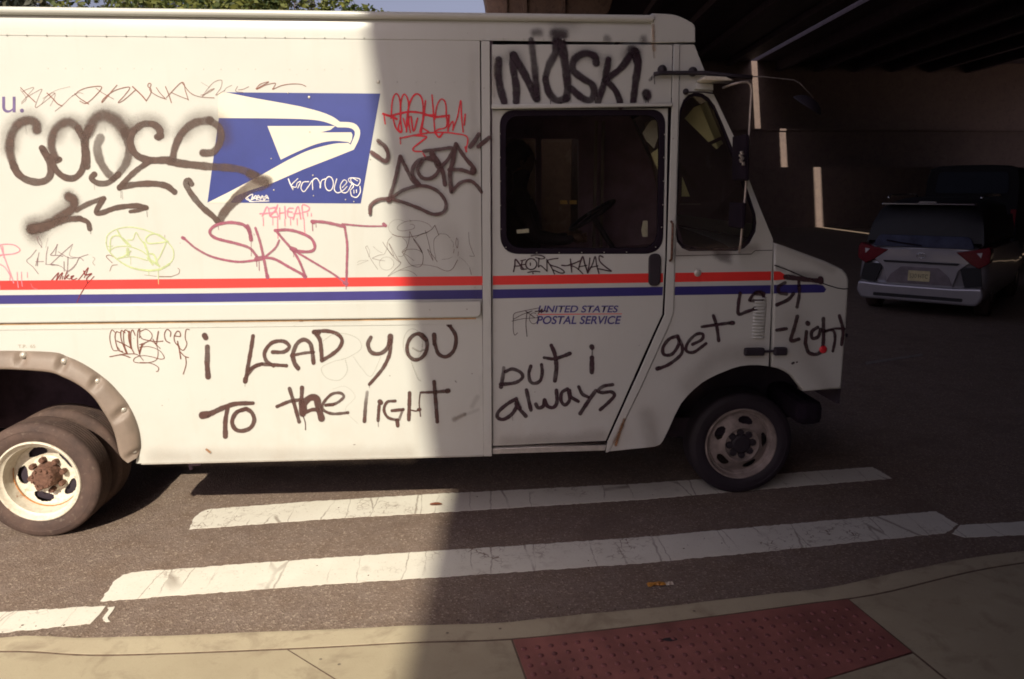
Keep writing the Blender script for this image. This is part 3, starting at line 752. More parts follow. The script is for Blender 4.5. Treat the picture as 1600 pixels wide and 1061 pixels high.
# header over the door
header = [(768.5, 69.5), (1051, 69.5), (1048.5, 163), (768.5, 166)]
plate('door_header', [px_fit(header)], 0, .03, M['white'], van, .002)
lip = [(768, 164.2), (1049, 161.2), (1048.9, 167), (768, 170.4)]
plate('door_track', [px_fit(lip)], -.024, .04, M['white'], van, .004)
Xw = X_POST1
# sliding door
YD = .014
door = [(768.8, 171.5), (1044, 169), (1040, 400), (1035.2, 491), (1022, 519), (998, 573), (946.5, 689), (769.2, 697)]
wout = roundpoly([PY(781, 172, YD), PY(1040, 171, YD), PY(1036, 396.5, YD), PY(782, 397, YD)], [.085, .085, .11, .11], 8)
WC = (sum(p[0] for p in wout)/len(wout), sum(p[1] for p in wout)/len(wout))
wins = lambda d: [( WC[0]+(x-WC[0])*(1-d/.5), WC[1]+(z-WC[1])*(1-d/.44)) for x, z in wout]
dr = plate('sliding_door', [[PY(x, y, YD) for x, y in door], wout], YD, .03, M['white'], van, .0025)
plate('window_gasket', [wins(.0005), wins(.036)], YD-.004, .03, M['rubber'], dr, .003)
plate('window_glass', [wins(.03)], YD+.010, .005, M['glass'], dr)
plate('door_handle', [roundpoly([PY(1013, 396.5, YD), PY(1032, 395.5, YD), PY(1031, 446, YD), PY(1012.5, 447, YD)], .035, 6)], YD-.018, .02, M['black'], dr, .006)
sc = bmesh.new()
for x, y in [(781.5, 209), (781.7, 246), (782, 283), (782.2, 321), (783, 358), (790.5, 386.5), (838.7, 395), (873.7, 395), (909, 394.6), (944, 394.3), (979, 394), (1024.5, 386), (1034, 355), (1036, 320), (1037, 283), (1037.5, 246), (1038.5, 210)]:
    X, Z = PY(x, y, YD-.005); sphere(sc, (X, YD-.0045, Z), (.0036, .002, .0036), 6)
tag(obj('window_screws', sc, M['trim'], dr, True), kind='stuff')
seal = [(766.5, 160), (1050, 158), (1047, 400), (1045, 492), (1034, 523), (955, 703), (952, 704), (766.5, 709)]
plate('door_seal', [[PY(x, y, .045) for x, y in seal], [PY(x, y, .045) for x, y in [(775, 176), (1036, 176), (1032, 400), (1027, 486), (1012, 518), (942, 680), (775, 690)]]], .046, .02, M['rubber'], van)
plate('step_sill', [[PY(769.5, 701.5), PY(948.5, 695.5), PY(945.5, 704.5), PY(769.5, 710)]], .004, .05, M['trim'], van, .003)
# roof cap over the cab
cap = [(1018, 21.5), (1034, 21.8), (1049.5, 22.7), (1060, 25.5), (1068, 29), (1080, 35.5), (1084, 39), (1085.6, 44), (1085.8, 66.8), (1018, 66.8)]
plate('roof_cap_side', [px_fit(cap)], -.008, .04, M['white'], van, .004)
def sweep(name, pts, y0, y1, m, th=.012, smooth=True):
    P = px_fit(pts); b = bmesh.new(); A = [b.verts.new((x, y0, z)) for x, z in P]; B = [b.verts.new((x, y1, z)) for x, z in P]
    for i in range(len(P)-1): b.faces.new((A[i], B[i], B[i+1], A[i+1]))
    bmesh.ops.solidify(b, geom=b.faces[:], thickness=th)
    bmesh.ops.recalc_face_normals(b, faces=b.faces)
    o = obj(name, b, m, van); return autosmooth(o, 35) if smooth else o
sweep('roof_cap', [(1018, 22), (1049.5, 23.2), (1060, 26), (1068, 29.5), (1080, 36), (1084, 40), (1085, 45), (1085.3, 68)], .033, W-.02, M['white'])
sweep('windshield_header', [(1085, 69.5), (1102, 112), (1108, 127)], .031, W-.02, M['white'])
ws = sweep('windshield_frame', [(1109, 129), (1112, 136)], .031, W-.02, M['rubber'])
sweep('windshield', [(1113, 138), (1200, 352)], .12, W-.12, M['glass'], .004, False)
for ya, yb in ((.031, .118), (W-.118, W-.031)): sweep('a_pillar', [(1113, 138), (1200, 352)], ya, yb, M['white'], .03)
sweep('cowl', [(1200.5, 353), (1209.5, 377)], .031, W-.02, M['white'])
# hood and nose
hood = [(1209.2, 379), (1225, 384), (1260, 397), (1290, 408), (1307.5, 416), (1318, 421.5), (1324, 428), (1327, 437), (1326.8, 448), (1325, 480), (1323, 516), (1319, 561), (1315.5, 608), (1255.5, 612), (1247, 600), (1237.5, 588), (1227, 581), (1217, 576.5), (1205.3, 573.5), (1207.2, 500), (1208.8, 440)]
hd = plate('hood_side', [px_fit(hood)], 0, .06, M['white'], van, .016, 3)
sweep('hood_top', [(1209, 380), (1225, 385.5), (1260, 398.5), (1290, 409.5), (1307.5, 417.5), (1317, 423), (1322.5, 429), (1325.3, 437), (1325.3, 448)], .055, W-.055, M['white'])
sweep('nose', [(1325.3, 450), (1323.5, 480), (1321.5, 516), (1317.5, 561), (1314, 606)], .055, W-.055, M['white'])
gx = xc(1325, 500)
for k in range(6): boxo('grille_bar', M['black'], van, gx-.005, gx+.02, .55, W-.55, 1.0+.055*k, 1.03+.055*k, .004)
for y in (.2, W-.38):
    hb = bmesh.new(); lathe(hb, [(.08, 0), (.08, .02), (.06, .03), (.0001, .035)], gx+.0, y+.09, 1.2, 20, 'X'); obj('headlight', hb, M['rim'], van, True)
boxo('bumper', M['rubber'], van, xc(1270, 640), xc(1312, 640), .18, W-.18, .52, .68, .05)
plate('hood_seam', [px_fit([(1205.5, 378), (1208.2, 378), (1206.2, 500), (1204, 573), (1201.8, 573), (1203.6, 500)])], .012, .02, M['rubber'], van)
# crease line under the hood lid, thin dark rubber cord
cr = bmesh.new(); CP = [(1210, 414.5), (1228, 421), (1255.5, 432.5), (1275, 439), (1294, 445.8), (1308, 450), (1318, 451.5), (1325, 451)]
tube(cr, [(x, -.0005, z) for x, z in px_fit(CP)], .0032, 6); obj('hood_lid_seam', cr, M['rubber'], hd)
cr = bmesh.new(); tube(cr, [(x, -.0003, z) for x, z in px_fit([(1056, 399.7), (1174, 397), (1180, 391.5), (1207, 391)])], .0022, 6); obj('panel_seam', cr, M['rubber'], cabp)
# louvres
zl = np.linspace(LOUV0[1]+.008, LOUV1[1]-.008, 13)
for k, z in enumerate(zl):
    b = bmesh.new(); x0, x1 = LOUV0[0], LOUV1[0]; nn = 8; A = []
    for i in range(nn+1):
        x = x0+(x1-x0)*i/nn; e = math.sin(PI*i/nn)**.4 if 0 < i < nn else 0
        A.append([b.verts.new((x, -.0005, z+.007)), b.verts.new((x, -.015*e-.0005, z-.001)), b.verts.new((x, -.016*e-.0005, z-.0035)), b.verts.new((x, -.0005, z-.0045))])
    for i in range(nn):
        for j in range(3): b.faces.new((A[i][j], A[i][j+1], A[i+1][j+1], A[i+1][j]))
    obj('louvre', b, M['white'], cabp, True)
la = bmesh.new(); z = zc(1190, 548)
for a, c_, h in (((xc(1161, 548)), xc(1193, 548), .026), (xc(1207, 547), xc(1228, 546), .027)): box(la, a, c_, -.03, .002, z-h, z+h-.004, .012)
box(la, xc(1190, 548), xc(1212, 548), -.022, -.006, z-.008, z+.006, .004)
obj('hood_latch', la, M['black'], hd)
fc = bmesh.new(); X, Z = PY(1090, 426.5); lathe(fc, [(.0001, -.008), (.013, -.008), (.017, -.005), (.021, -.003), (.022, 0)], X, 0, Z, 20); obj('lock_cap', fc, M['trim'], cabp, True)
rd = bmesh.new(); X, Z = PY(1286, 546); lathe(rd, [(.0001, -.010), (.016, -.009), (.023, -.005), (.025, .003)], X, 0, Z, 20); obj('side_reflector', rd, simple('red_reflector', (.55, .02, .03), .25), hd, True)
# stripes
def stripe(name, m, pts, y=-.0012, parent=None, bevel=0):
    return plate(name, [[PY(a, b_, y) for a, b_ in pts]], y, .001, m, parent or van)
yr = lambda x: 438.3-(438.3-424)*(x/1208); yr2 = lambda x: 452.2-(452.2-437.8)*(x/1208); yb_ = lambda x: 461-(461-445.6)*(x/1208); yb2 = lambda x: 475-(475-458.7)*(x/1208)
def curve_fit(fn, A):  # exact per-side lines: sampled from the photograph
    return lambda x: float(np.interp(x, [a[0] for a in A], [a[1] for a in A]))
yr = curve_fit(0, [(-1500, 453), (0, 438.3), (330, 435.6), (754, 431.5), (1033, 426.8), (1208, 424)])
yr2 = curve_fit(0, [(-1500, 467), (0, 452.4), (330, 450.3), (754, 445.6), (1033, 441.2), (1208, 438)])
yb_ = curve_fit(0, [(-1500, 475), (0, 461.2), (330, 458.3), (754, 452.6), (1033, 448.2), (1208, 445.5), (1290, 444.5)])
yb2 = curve_fit(0, [(-1500, 489), (0, 474.8), (330, 472), (754, 466.8), (1033, 461.6), (1208, 458.8), (1290, 457)])
xl = -720
stripe('red_stripe', M['red'], [(xl, yr(xl)), (330, yr(330)), (754, yr(754)), (754, yr2(754)), (330, yr2(330)), (xl, yr2(xl))])
stripe('blue_stripe', M['blue'], [(xl, yb_(xl)), (330, yb_(330)), (754, yb_(754)), (754, yb2(754)), (330, yb2(330)), (xl, yb2(xl))])
stripe('red_stripe', M['red'], [(770, yr(770)), (1036, yr(1036)), (1036, yr2(1036)), (770, yr2(770))], YD-.0012)
stripe('blue_stripe', M['blue'], [(770, yb_(770)), (1036, yb_(1036)), (1035, yb2(1036)), (770, yb2(770))], YD-.0012)
stripe('red_stripe', M['red'], [(1055, yr(1054)), (1204.8, yr(1205)), (1204.5, yr2(1205)), (1054.5, yr2(1054))])
stripe('blue_stripe', M['blue'], [(1054.5, yb_(1054)), (1204.3, yb_(1205)), (1203.9, yb2(1205)), (1054, yb2(1054))])
stripe('red_stripe', M['red'], [(1209, yr(1209)), (1219, 424.3), (1229, 431), (1226, 437), (1209, yr2(1209))])
stripe('blue_stripe', M['blue'], [(1209, 445.2), (1276, 444.2), (1286, 446), (1291, 452), (1288, 457), (1280, 457.2), (1209, 458.6)])
# rivets
rv = bmesh.new()
def riv(pts, y=-.001, r=.0042):
    for x, yy in pts:
        X, Z = PY(x+rnd.uniform(-.5, .5), yy+rnd.uniform(-.4, .4)); sphere(rv, (X, y, Z), (r, r*.45, r), 6)
riv([(x, 53.5+x*.0085+1.0) for x in range(-20, 1010, 31)], -.007)
riv([(x, 106.5+x*.004) for x in range(75, 640, 27) if rnd.random() < .8], 0, .0035)
riv([(590+30*k, 128.6) for k in range(6)], 0)
riv([(x, 510.5-x*.0125+3.5) for x in range(10, 750, 30)], -.004, .0032)
riv([(x, 625-x*.004) for x in range(205, 760, 29)], 0, .0032)
riv([(x, 707-(x-560)*.01) for x in range(560, 752, 20)], 0)
riv([(754+rnd.uniform(-.3, .3), y) for y in range(80, 700, 33)], -.011, .003)
riv([(1055.5-(y-165)*.026, y) for y in range(185, 480, 23)], -.0105, .0036)
riv([(1056.5, y) for y in range(75, 160, 13)], -.0105, .0036)
riv([(1040-(y-500)*.452, y) for y in range(520, 690, 16)], -.0105, .0036)
riv([(773+28*k, 682-k*.7) for k in range(7)], YD-.001, .004)
riv([(1018-(y-500)*.452, y) for y in range(515, 670, 22)], YD-.001, .0036)
riv([(1022+k*11.5, 63) for k in range(6)], -.009, .0038)
riv([(1023, y) for y in (30, 39, 49, 58)], -.009, .0045)
riv([(x, 76) for x in range(775, 1040, 28)], -.001, .003)
tag(obj('rivets', rv, M['white'], van, True), kind='stuff')
for i_, (x0, y0, s_) in enumerate([(450, 145, .006), (483, 152, .009), (484, 206, .005), (489, 274, .006), (458, 295, .006), (490, 306, .005), (428, 297, .006), (540, 312, .005), (553, 315, .005), (424, 248, .005), (591, 128, .012), (640, 345, .006), (742, 449, .005)]):
    sphere_b = bmesh.new(); X, Z = PY(x0, y0); sphere(sphere_b, (X, -.002, Z), (s_*.8, .003, s_*.8), 8); obj('rivet_head', sphere_b, M['trim'], van, True)

# mirrors and arms
def P3(x, y, Y): X, Z = PY(x, y, Y); return (X, Y, Z)
def rod(name, pts, r, m, parent=van, n=8):
    b = bmesh.new(); tube(b, pts, r, n); return obj(name, b, m, parent, True)
ma = rod('mirror_arm', [P3(1022, 116, -.035), P3(1032, 114, -.035), P3(1105, 114, -.035), P3(1130, 117, -.06), P3(1176, 121, -.10)], .0115, M['black'])
for x, y in ((1033, 108), (1080.5, 111)):
    b = bmesh.new(); X, Z = PY(x, y+2); sphere(b, (X, -.022, Z), (.026, .024, .026), 14); obj('clamp', b, M['black'], ma, True)
ml = rod('mirror_lower_arm', [P3(1068, 144, -.03), P3(1100, 144, -.035), P3(1115, 146, -.05)], .0045, M['black'])
b = bmesh.new(); X, Z = PY(1070, 144); sphere(b, (X, -.02, Z), .017, 12); obj('knob', b, M['black'], ml, True)
plate('visor_bracket', [px_fit([(1087, 127), (1091, 124), (1121, 125.5), (1134, 131.5), (1088, 130)])], -.14, .13, M['rim'], van, .003)
plate('bracket_web', [px_fit([(1086, 131), (1112, 131.5), (1112, 142), (1084, 140)])], -.03, .03, M['white'], van, .003)
YM_ = -.16
loop = [P3(1130, 137, -.05), P3(1143, 132, YM_), P3(1158, 128.5, YM_), P3(1168, 128, YM_), P3(1173, 132, YM_), P3(1174.5, 141, YM_), P3(1171.5, 190, YM_), P3(1169, 245, YM_), P3(1164, 310, YM_), P3(1158, 375, YM_), P3(1156, 388, YM_), P3(1155, 394, -.03)]
lo = rod('mirror_frame', loop, .0068, simple('worn_steel_tube', (.42, .36, .32), .4, .5, .3, 30))
def mirror(pts, Y):
    m = plate('side_mirror', [roundpoly([PY(x, y, Y) for x, y in pts], .008)], Y-.10, .2, M['rubber'], van, .006); return m
mirror([(1154, 211), (1161, 213), (1160, 283), (1153, 281)], YM_+.02); mirror([(1149, 316), (1156, 317), (1154, 357), (1147, 355)], YM_+.02)
cl = bmesh.new()
for k in range(9): box(cl, *(lambda q: (q[0]-.007, q[0]+.007, YM_-.11, YM_-.095, q[1]-.006, q[1]+.006))(PY(1159+rnd.uniform(-2.5, 2.5), 238+2.4*k, YM_-.1)), .002)
obj('mirror_clamp', cl, simple('bright_clamp', (.55, .50, .45), .3, .8, .4, 80), lo)
# convex crossview mirror on the far front corner
YF = 1.85
fm = rod('crossview_arm', [P3(1140, 119, YF), P3(1194, 120, YF), P3(1240, 125, YF), P3(1250, 130, YF), P3(1271, 153, YF)], .0045, lo.data.materials[0])
b = bmesh.new(); c_ = Vector(P3(1262, 164, YF)); n_ = Vector((.45, -.35, .82)).normalized()
lathe(b, [(.0001, -.06), (.06, -.052), (.10, -.03), (.125, 0), (.13, .008), (.0001, .01)], 0, 0, 0, 28, 'Z')
b.transform(Matrix.Translation(c_) @ n_.to_track_quat('-Z', 'Y').to_matrix().to_4x4()); obj('crossview_mirror', b, M['black'], van, True)

# interior of the cab
IN = simple('cab_interior', (.36, .25, .33), .7, 0, .3, 4)
IN2 = simple('cab_grey_trim', (.26, .21, .19), .6, 0, .25, 5)
boxo('cab_floor', IN, van, Xw, 2.0, .75, W-.05, .80, .84)
boxo('bulkhead', IN, van, Xw-.02, Xw+.02, .03, W-.03, .8, 2.8)
boxo('cab_ceiling', IN, van, Xw, xc(1085, 60), .03, W-.03, 2.66, 2.69)
# far side wall with windows
def farside(Y):
    q = lambda pts: [PY(x, y, Y) for x, y in pts]
    outer = [(Xw, .45), (2.2, .45), (PY(1211, 378)[0], PY(1211, 378)[1]), PY(1113, 140), PY(1085, 70), (Xw, Z_SEAM)]
    h1 = roundpoly(q([(792, 216), (837, 216), (837, 372), (792, 372)]), .02)
    h2 = roundpoly(q([(846, 217), (904, 217), (904, 372), (846, 372)]), .02)
    return plate('far_side_panel', [outer, h1, h2], Y, .03, IN, van)
fs = farside(W-.05)
plate('far_pane', [[PY(x, y, W-.035) for x, y in [(788, 212), (908, 212), (908, 376), (788, 376)]]], W-.018, .004, M['glass'], fs)
for x in (930, 941): boxo('grab_pole', IN2, van, PY(x, 280, 1.7)[0]-.012, PY(x, 280, 1.7)[0]+.012, 1.69, 1.71, 1.3, 2.5, .003)
dsh = plate('dashboard', [[(1.05, 1.16), (1.2, 1.52), (1.75, 1.56), (2.0, 1.5), (2.0, 1.16)]], .10, W-.2, IN, van, .02)
rod('windshield_post', [P3(1010, 190, 1.6), P3(1035, 320, 1.6)], .02, IN2)
sw = bmesh.new(); cS = Vector(P3(925, 336, 1.35)); rr = .19; nS = Vector((-.55, 0, .83)).normalized(); uS = Vector((0, 1, 0)); vS = nS.cross(uS)
tube(sw, [cS+(uS*math.cos(a)+vS*math.sin(a))*rr for a in np.linspace(0, 2*PI, 33)], .013, 8, False)
for a in (0, 2.1, 4.2): tube(sw, [cS, cS+(uS*math.cos(a)+vS*math.sin(a))*rr], .01, 6)
tube(sw, [cS, cS-nS*.5], .02, 8); obj('steering_wheel', sw, M['black'], van, True)
YSs = 1.38
sx = PY(800, 300, YSs)[0]
boxo('seat_back', IN, van, sx-.17, sx-.05, YSs-.2, YSs+.2, 1.35, 1.98, .04); boxo('seat_cushion', IN, van, sx-.15, sx+.32, YSs-.22, YSs+.22, 1.2, 1.34, .04); boxo('seat_base', IN, van, sx-.05, sx+.2, YSs-.12, YSs+.12, .84, 1.2, .02)
PAP = simple('painted_reflection_yellow', (.78, .74, .42), .7, 0, .08, 5); PAPW = simple('white_paper', (.75, .72, .62), .7, 0, .12, 30)  # yellow sheets drawn for sunlit reflections seen in the windshield
for nm, pts, Y, m in (('painted_reflection', [(1070, 185), (1084, 168), (1104, 159), (1127, 213), (1107, 222)], .30, PAP), ('painted_reflection', [(1112, 226), (1127, 219), (1130, 224), (1120, 233)], .30, PAP),
                      ('painted_reflection', [(1066, 276), (1078, 307), (1065, 307)], .35, PAP), ('painted_reflection', [(1017, 240), (1028, 232), (1028, 266)], .30, PAP),
                      ('plastic_bag', [(1012, 195), (1018, 188), (1026, 187), (1028, 215), (1022, 232), (1010, 220), (1004, 208)], .30, PAPW),
                      ('hanging_card', [(1005, 345), (1012, 345), (1012, 370), (1004, 370), (1002, 360)], .10, PAPW), ('sticker', [(807, 359), (826, 357.5), (826.5, 363.5), (808, 365)], .06, PAPW),
                      ('amber_label', [(875, 313), (886, 313), (887, 319), (875, 319)], 1.2, simple('amber_label', (.65, .40, .10), .5)), ('amber_label', [(890, 313), (901, 313), (901, 319), (890, 319)], 1.2, None),
                      ('shelf_edge', [(1063, 318), (1095, 318), (1095, 320), (1063, 320)], .4, IN2)):
    plate(nm, [[PY(x, y, Y) for x, y in pts]], Y, .004, m or bpy.data.materials['amber_label'], van)

# driver in the dark cab
dv = thing('person', 'driver in dark jacket and white shirt sitting behind the cab window', 'person', (sx, YSs, 1.2))
def skin_body(name, V, Ed, R, m, parent, sub=2):
    me = bpy.data.meshes.new(name); me.from_pydata(V, Ed, []); o = bpy.data.objects.new(name, me); COL.objects.link(o)
    o.modifiers.new('s', 'SKIN'); o.modifiers.new('u', 'SUBSURF').levels = sub
    for i, r in enumerate(R):
        me.skin_vertices[0].data[i].radius = (r, r) if not isinstance(r, tuple) else r
    me.skin_vertices[0].data[0].use_root = True
    dg = bpy.context.evaluated_depsgraph_get(); m2 = bpy.data.meshes.new_from_object(o.evaluated_get(dg)); bpy.data.objects.remove(o)
    return obj(name, m2, m, parent, True)
JK = simple('dark_jacket', (.03, .025, .035), .8, 0, .3, 12); SKN = simple('skin', (.12, .065, .045), .55, 0, .15); SHT = simple('white_shirt', (.7, .66, .6), .8, 0, .1)
hx, hz = PY(814, 256, YSs); hx -= sx; hz -= 1.2
bd = skin_body('body', [(.06, 0, .18), (.05, 0, .38), (.06, 0, .58), (.07, 0, .70), (hx-.01, 0, .78), (hx+.01, 0, hz-.02), (hx+.015, 0, hz+.08),
   (.05, -.17, .66), (.14, -.24, .45), (.36, -.17, .42), (.44, -.15, .44), (.05, .17, .66), (.14, .24, .45), (.36, .17, .42), (.44, .15, .44),
   (.12, -.09, .16), (.48, -.11, .16), (.52, -.11, -.22), (.60, -.11, -.25), (.12, .09, .16), (.48, .11, .16), (.52, .11, -.22), (.60, .11, -.25)],
   [(0, 1), (1, 2), (2, 3), (3, 4), (4, 5), (5, 6), (3, 7), (7, 8), (8, 9), (9, 10), (3, 11), (11, 12), (12, 13), (13, 14), (0, 15), (15, 16), (16, 17), (17, 18), (0, 19), (19, 20), (20, 21), (21, 22)],
   [(.13, .16), (.12, .15), (.13, .18), (.09, .12), .052, (.088, .075), (.075, .065), .065, .048, .036, .03, .065, .048, .036, .03, .085, .065, .048, .04, .085, .065, .048, .04], JK, dv)
hh = bmesh.new(); sphere(hh, (hx+.005, 0, hz+.02), (.098, .085, .122), 16)
hdo = obj('head', hh, SKN, dv, True)
nb = bmesh.new(); sphere(nb, (hx+.10, 0, hz+.01), (.018, .012, .022), 8); obj('nose', nb, SKN, hdo, True)
for s in (-1, 1):
    eb = bmesh.new(); sphere(eb, (hx+.088, s*.032, hz+.035), (.010, .012, .008), 8); obj('eye', eb, M['black'], hdo, True)
    eb = bmesh.new(); sphere(eb, (hx+.0, s*.086, hz+.01), (.02, .01, .03), 8); obj('ear', eb, SKN, hdo, True)
hr = bmesh.new(); sphere(hr, (hx-.022, 0, hz+.05), (.108, .10, .122), 16); obj('hair', hr, M['black'], hdo, True)
cb = bmesh.new(); sphere(cb, (hx+.055, -.06, .62), (.035, .05, .12), 10); obj('shirt_front', cb, SHT, dv, True)
for s in (-1, 1):
    hnd = thing('hand', None, None, (0, 0, 0)); hnd.parent = dv
    pb_ = bmesh.new(); sphere(pb_, (.47, s*.15, .44), (.045, .02, .035), 8); obj('palm', pb_, SKN, hnd, True)
    for k in range(4):
        f_ = bmesh.new(); z = .415+.017*k; tube(f_, [(.50, s*.15, z), (.53, s*.145, z+.004), (.535, s*.125, z+.002), (.515, s*.115, z)], [.009, .0085, .008, .006], 6); obj('finger', f_, SKN, hnd, True)
# ================================================================== GRAFFITI, LOGO, LETTERING
LAY = [0.0]
PXM = 1/256.0
def strokes(name, label, reg, col, key, items, Y=0.0, soft=.22, alpha=.97, parent=None, jit=.06):
    """items: (width in zoom px, points in zoom px[, alpha[, soft]]); reg: (x0, y0, zoom)"""
    x0, y0, sc_ = reg
    vs, fs, D, A, S = [], [], [], [], []
    base = Y-.0021-LAY[0]; LAY[0] += .0; off = 0.0
    r = random.Random(len(label or key)+len(items))
    for it in items:
        wd, pts = it[0], it[1]; al = it[2] if len(it) > 2 else alpha; sf = it[3] if len(it) > 3 else soft
        w0, w1 = wd if isinstance(wd, tuple) else (wd, wd)
        L = catmull(pts, max(2.5, min(w0, w1)*.16)) if len(pts) > 1 else [pts[0], (pts[0][0]+.5, pts[0][1]+.3)]
        nL = len(L); hw = []
        ph = r.uniform(0, 6)
        for k in range(nL):
            t = k/max(1, nL-1); wv = (w0+(w1-w0)*t)*(1+jit*math.sin(ph+k*.37)+jit*.5*math.sin(ph*2+k*.9))
            hw.append(wv/2*(.95+sf*.38))
        T = []
        for k in range(nL):
            a = L[max(0, k-2)]; b = L[min(nL-1, k+2)]; d = math.hypot(b[0]-a[0], b[1]-a[1]) or 1; T.append(((b[0]-a[0])/d, (b[1]-a[1])/d))
        def put(x, y, d, a_):
            X, Z = PY(x0+x/sc_, y0+y/sc_, Y); vs.append((X, base-off, Z)); D.append(d); A.append(a_); S.append(sf); return len(vs)-1
        al_ = al if isinstance(al, tuple) else (al, al)
        prev = None; last = []
        for k in range(nL):
            off += 3e-7
            t = k/max(1, nL-1); aa = al_[0]+(al_[1]-al_[0])*t
            x, y = L[k]; nx, ny = -T[k][1], T[k][0]; h = hw[k]
            row = [put(x+nx*h, y+ny*h, 1, aa), put(x, y, 0, aa), put(x-nx*h, y-ny*h, 1, aa)]
            if prev: fs += [(prev[0], prev[1], row[1], row[0]), (prev[1], prev[2], row[2], row[1])]
            if k in (0, nL-1):
                sg = -1 if k == 0 else 1; tx, ty = T[k][0]*sg, T[k][1]*sg; ring = []
                for q in range(9):
                    a = -PI/2+PI*q/8; ring.append(put(x+h*(tx*math.cos(a)+nx*math.sin(a)), y+h*(ty*math.cos(a)+ny*math.sin(a)), 1, aa))
                for q in range(8): fs.append((row[1], ring[q], ring[q+1]))
            prev = row
        off += 2e-6
    LAY[0] += off*.2+.000012
    me = bpy.data.meshes.new(name); me.from_pydata(vs, [], fs)
    for nm, arr in (('d', D), ('a', A), ('s', S)): me.attributes.new(nm, 'FLOAT', 'POINT').data.foreach_set('value', arr)
    o = obj(name, me, paint(col, key), parent or van)
    if label: o['label'] = label
    if name != GT: o['kind'] = 'stuff'
    return o
GT = 'graffiti_tag'
BK = (.074, .036, .031); BK2 = (.025, .013, .020)
def ell(cx, cy, rx, ry, a0=0, a1=370, tilt=0, n=22):
    o = []; t = math.radians(tilt)
    for k in range(n+1):
        a = math.radians(a0+(a1-a0)*k/n); x, y = rx*math.cos(a), ry*math.sin(a); o.append((cx+x*math.cos(t)-y*math.sin(t), cy+x*math.sin(t)+y*math.cos(t)))
    return o
# --- eagle logo (flat vinyl plates)
B_ = lambda pts, y=0.0: [PY(250+x/4, 100+yy/4, y) for x, yy in pts]
def cs(pts, step=18): return catmull(pts, step)
lg = plate('logo_panel', [B_([(410, 177), (1377, 185), (1255, 872), (297, 866), (368, 337), (369, 180)])], -.0010, .0008, M['logo_blue'], van)
lg['label'] = 'blue slanted emblem panel with a white eagle head'
wing = [(365, 179), (412, 178), (600, 215), (780, 247), (880, 266)]+cs([(880, 266), (1000, 298), (1080, 330), (1125, 362)])[1:]+cs([(1125, 362), (1190, 365), (1228, 380), (1250, 415), (1248, 455), (1235, 490), (1212, 535)])[1:]+[(1100, 580), (900, 657), (700, 745), (560, 790), (470, 826), (440, 870), (297, 868), (420, 806), (640, 690), (800, 600)]+cs([(800, 600), (930, 540), (1080, 500), (1175, 493)])[1:]+[(1192, 505)]+cs([(1192, 505), (1218, 440), (1210, 412), (1178, 398), (1110, 396)])[1:]+cs([(1100, 390), (1060, 372), (1000, 355), (900, 345), (700, 340), (364, 338)])
wing = [(x, min(y, 867)) for x, y in wing]
plate('eagle_wing', [B_(wing)], -.0016, .0005, M['logo_white'], lg)
w2 = [(672, 388), (1096, 388), (1065, 412), (1005, 427), (1060, 428), (1195, 427), (1203, 442), (1200, 470), (1188, 497)]+cs([(1175, 487), (1080, 481), (980, 500), (860, 548), (755, 598)])
plate('eagle_head', [B_(w2)], -.0016, .0005, M['logo_white'], lg)
# --- printed lettering
def lettering(name, text, x0, y0, x1, y1, Y, m, parent, shear=.25, bold=.0, label=None):
    cu = bpy.data.curves.new('t', 'FONT'); cu.body = text; cu.shear = shear; cu.offset = bold; cu.size = 1
    o = bpy.data.objects.new('t', cu); COL.objects.link(o); dg = bpy.context.evaluated_depsgraph_get()
    me = bpy.data.meshes.new_from_object(o.evaluated_get(dg)); bpy.data.objects.remove(o); me.materials.clear()
    cx = [v.co.x for v in me.vertices]; cy = [v.co.y for v in me.vertices]; a, b, c, d = min(cx), max(cx), min(cy), max(cy)
    pa, pb, pc_, pd = PY(x0, y0, Y), PY(x1, y0+(0), Y), PY(x0, y1, Y), PY(x1, y1, Y)
    for v in me.vertices:
        u = (v.co.x-a)/(b-a); t = (v.co.y-c)/(d-c)
        X = pa[0]+(pb[0]-pa[0])*u; Z = (pc_[1]+(pd[1]-pc_[1])*u)+((pa[1]-pc_[1])+((pb[1]-pd[1])-(pa[1]-pc_[1]))*u)*t
        v.co = (X, Y-.0012, Z)
    q = obj(name, me, m, parent)
    if label: q['label'] = label
    return q
NAVY = simple('navy_print', (.055, .045, .20), .45, 0, .08)
J_ = lambda x, y: (750+x/5.161, 380+y/5.161)
lettering('agency_name', 'UNITED STATES', *J_(470, 502), *J_(1117, 559), YD, NAVY, dr, .22, .022, 'navy italic lettering UNITED STATES')
lettering('agency_name', 'POSTAL SERVICE', *J_(455, 586), *J_(1141, 653), YD, NAVY, dr, .22, .022, 'navy italic lettering POSTAL SERVICE')
plate('red_rule', [[PY(*J_(a, b_), YD) for a, b_ in ((468, 571), (1145, 567), (1145, 572), (468, 578))]], YD-.0012, .001, M['red'], dr)
lettering('slogan_end', 'u.', 1.5, 151, 35, 176, 0, simple('faded_purple_print', (.12, .085, .20), .5), van, .12, -.004, 'faded purple letter u and full stop')
lettering('small_stencil', 'T.P.  65', 28, 538.5, 55, 543.6, 0, simple('grey_print', (.33, .30, .24), .6), van, 0, .01, 'small grey stencil T.P. 65 over the wheel arch')

A_ = (0, 100, 4.0); Bg = (250, 100, 4.0); Cg = (0, 330, 4.82); Dg = (150, 490, 5.053); Eg = (380, 490, 4.0); Fg = (560, 100, 4.0042); Gg = (540, 320, 6.633); Hg = (270, 300, 4.0); Ig = (750, 0, 4.0); Jg = (750, 380, 5.161); Kg = (750, 520, 5.05); Lg = (1000, 380, 4.422)
GT = 'graffiti_tag'
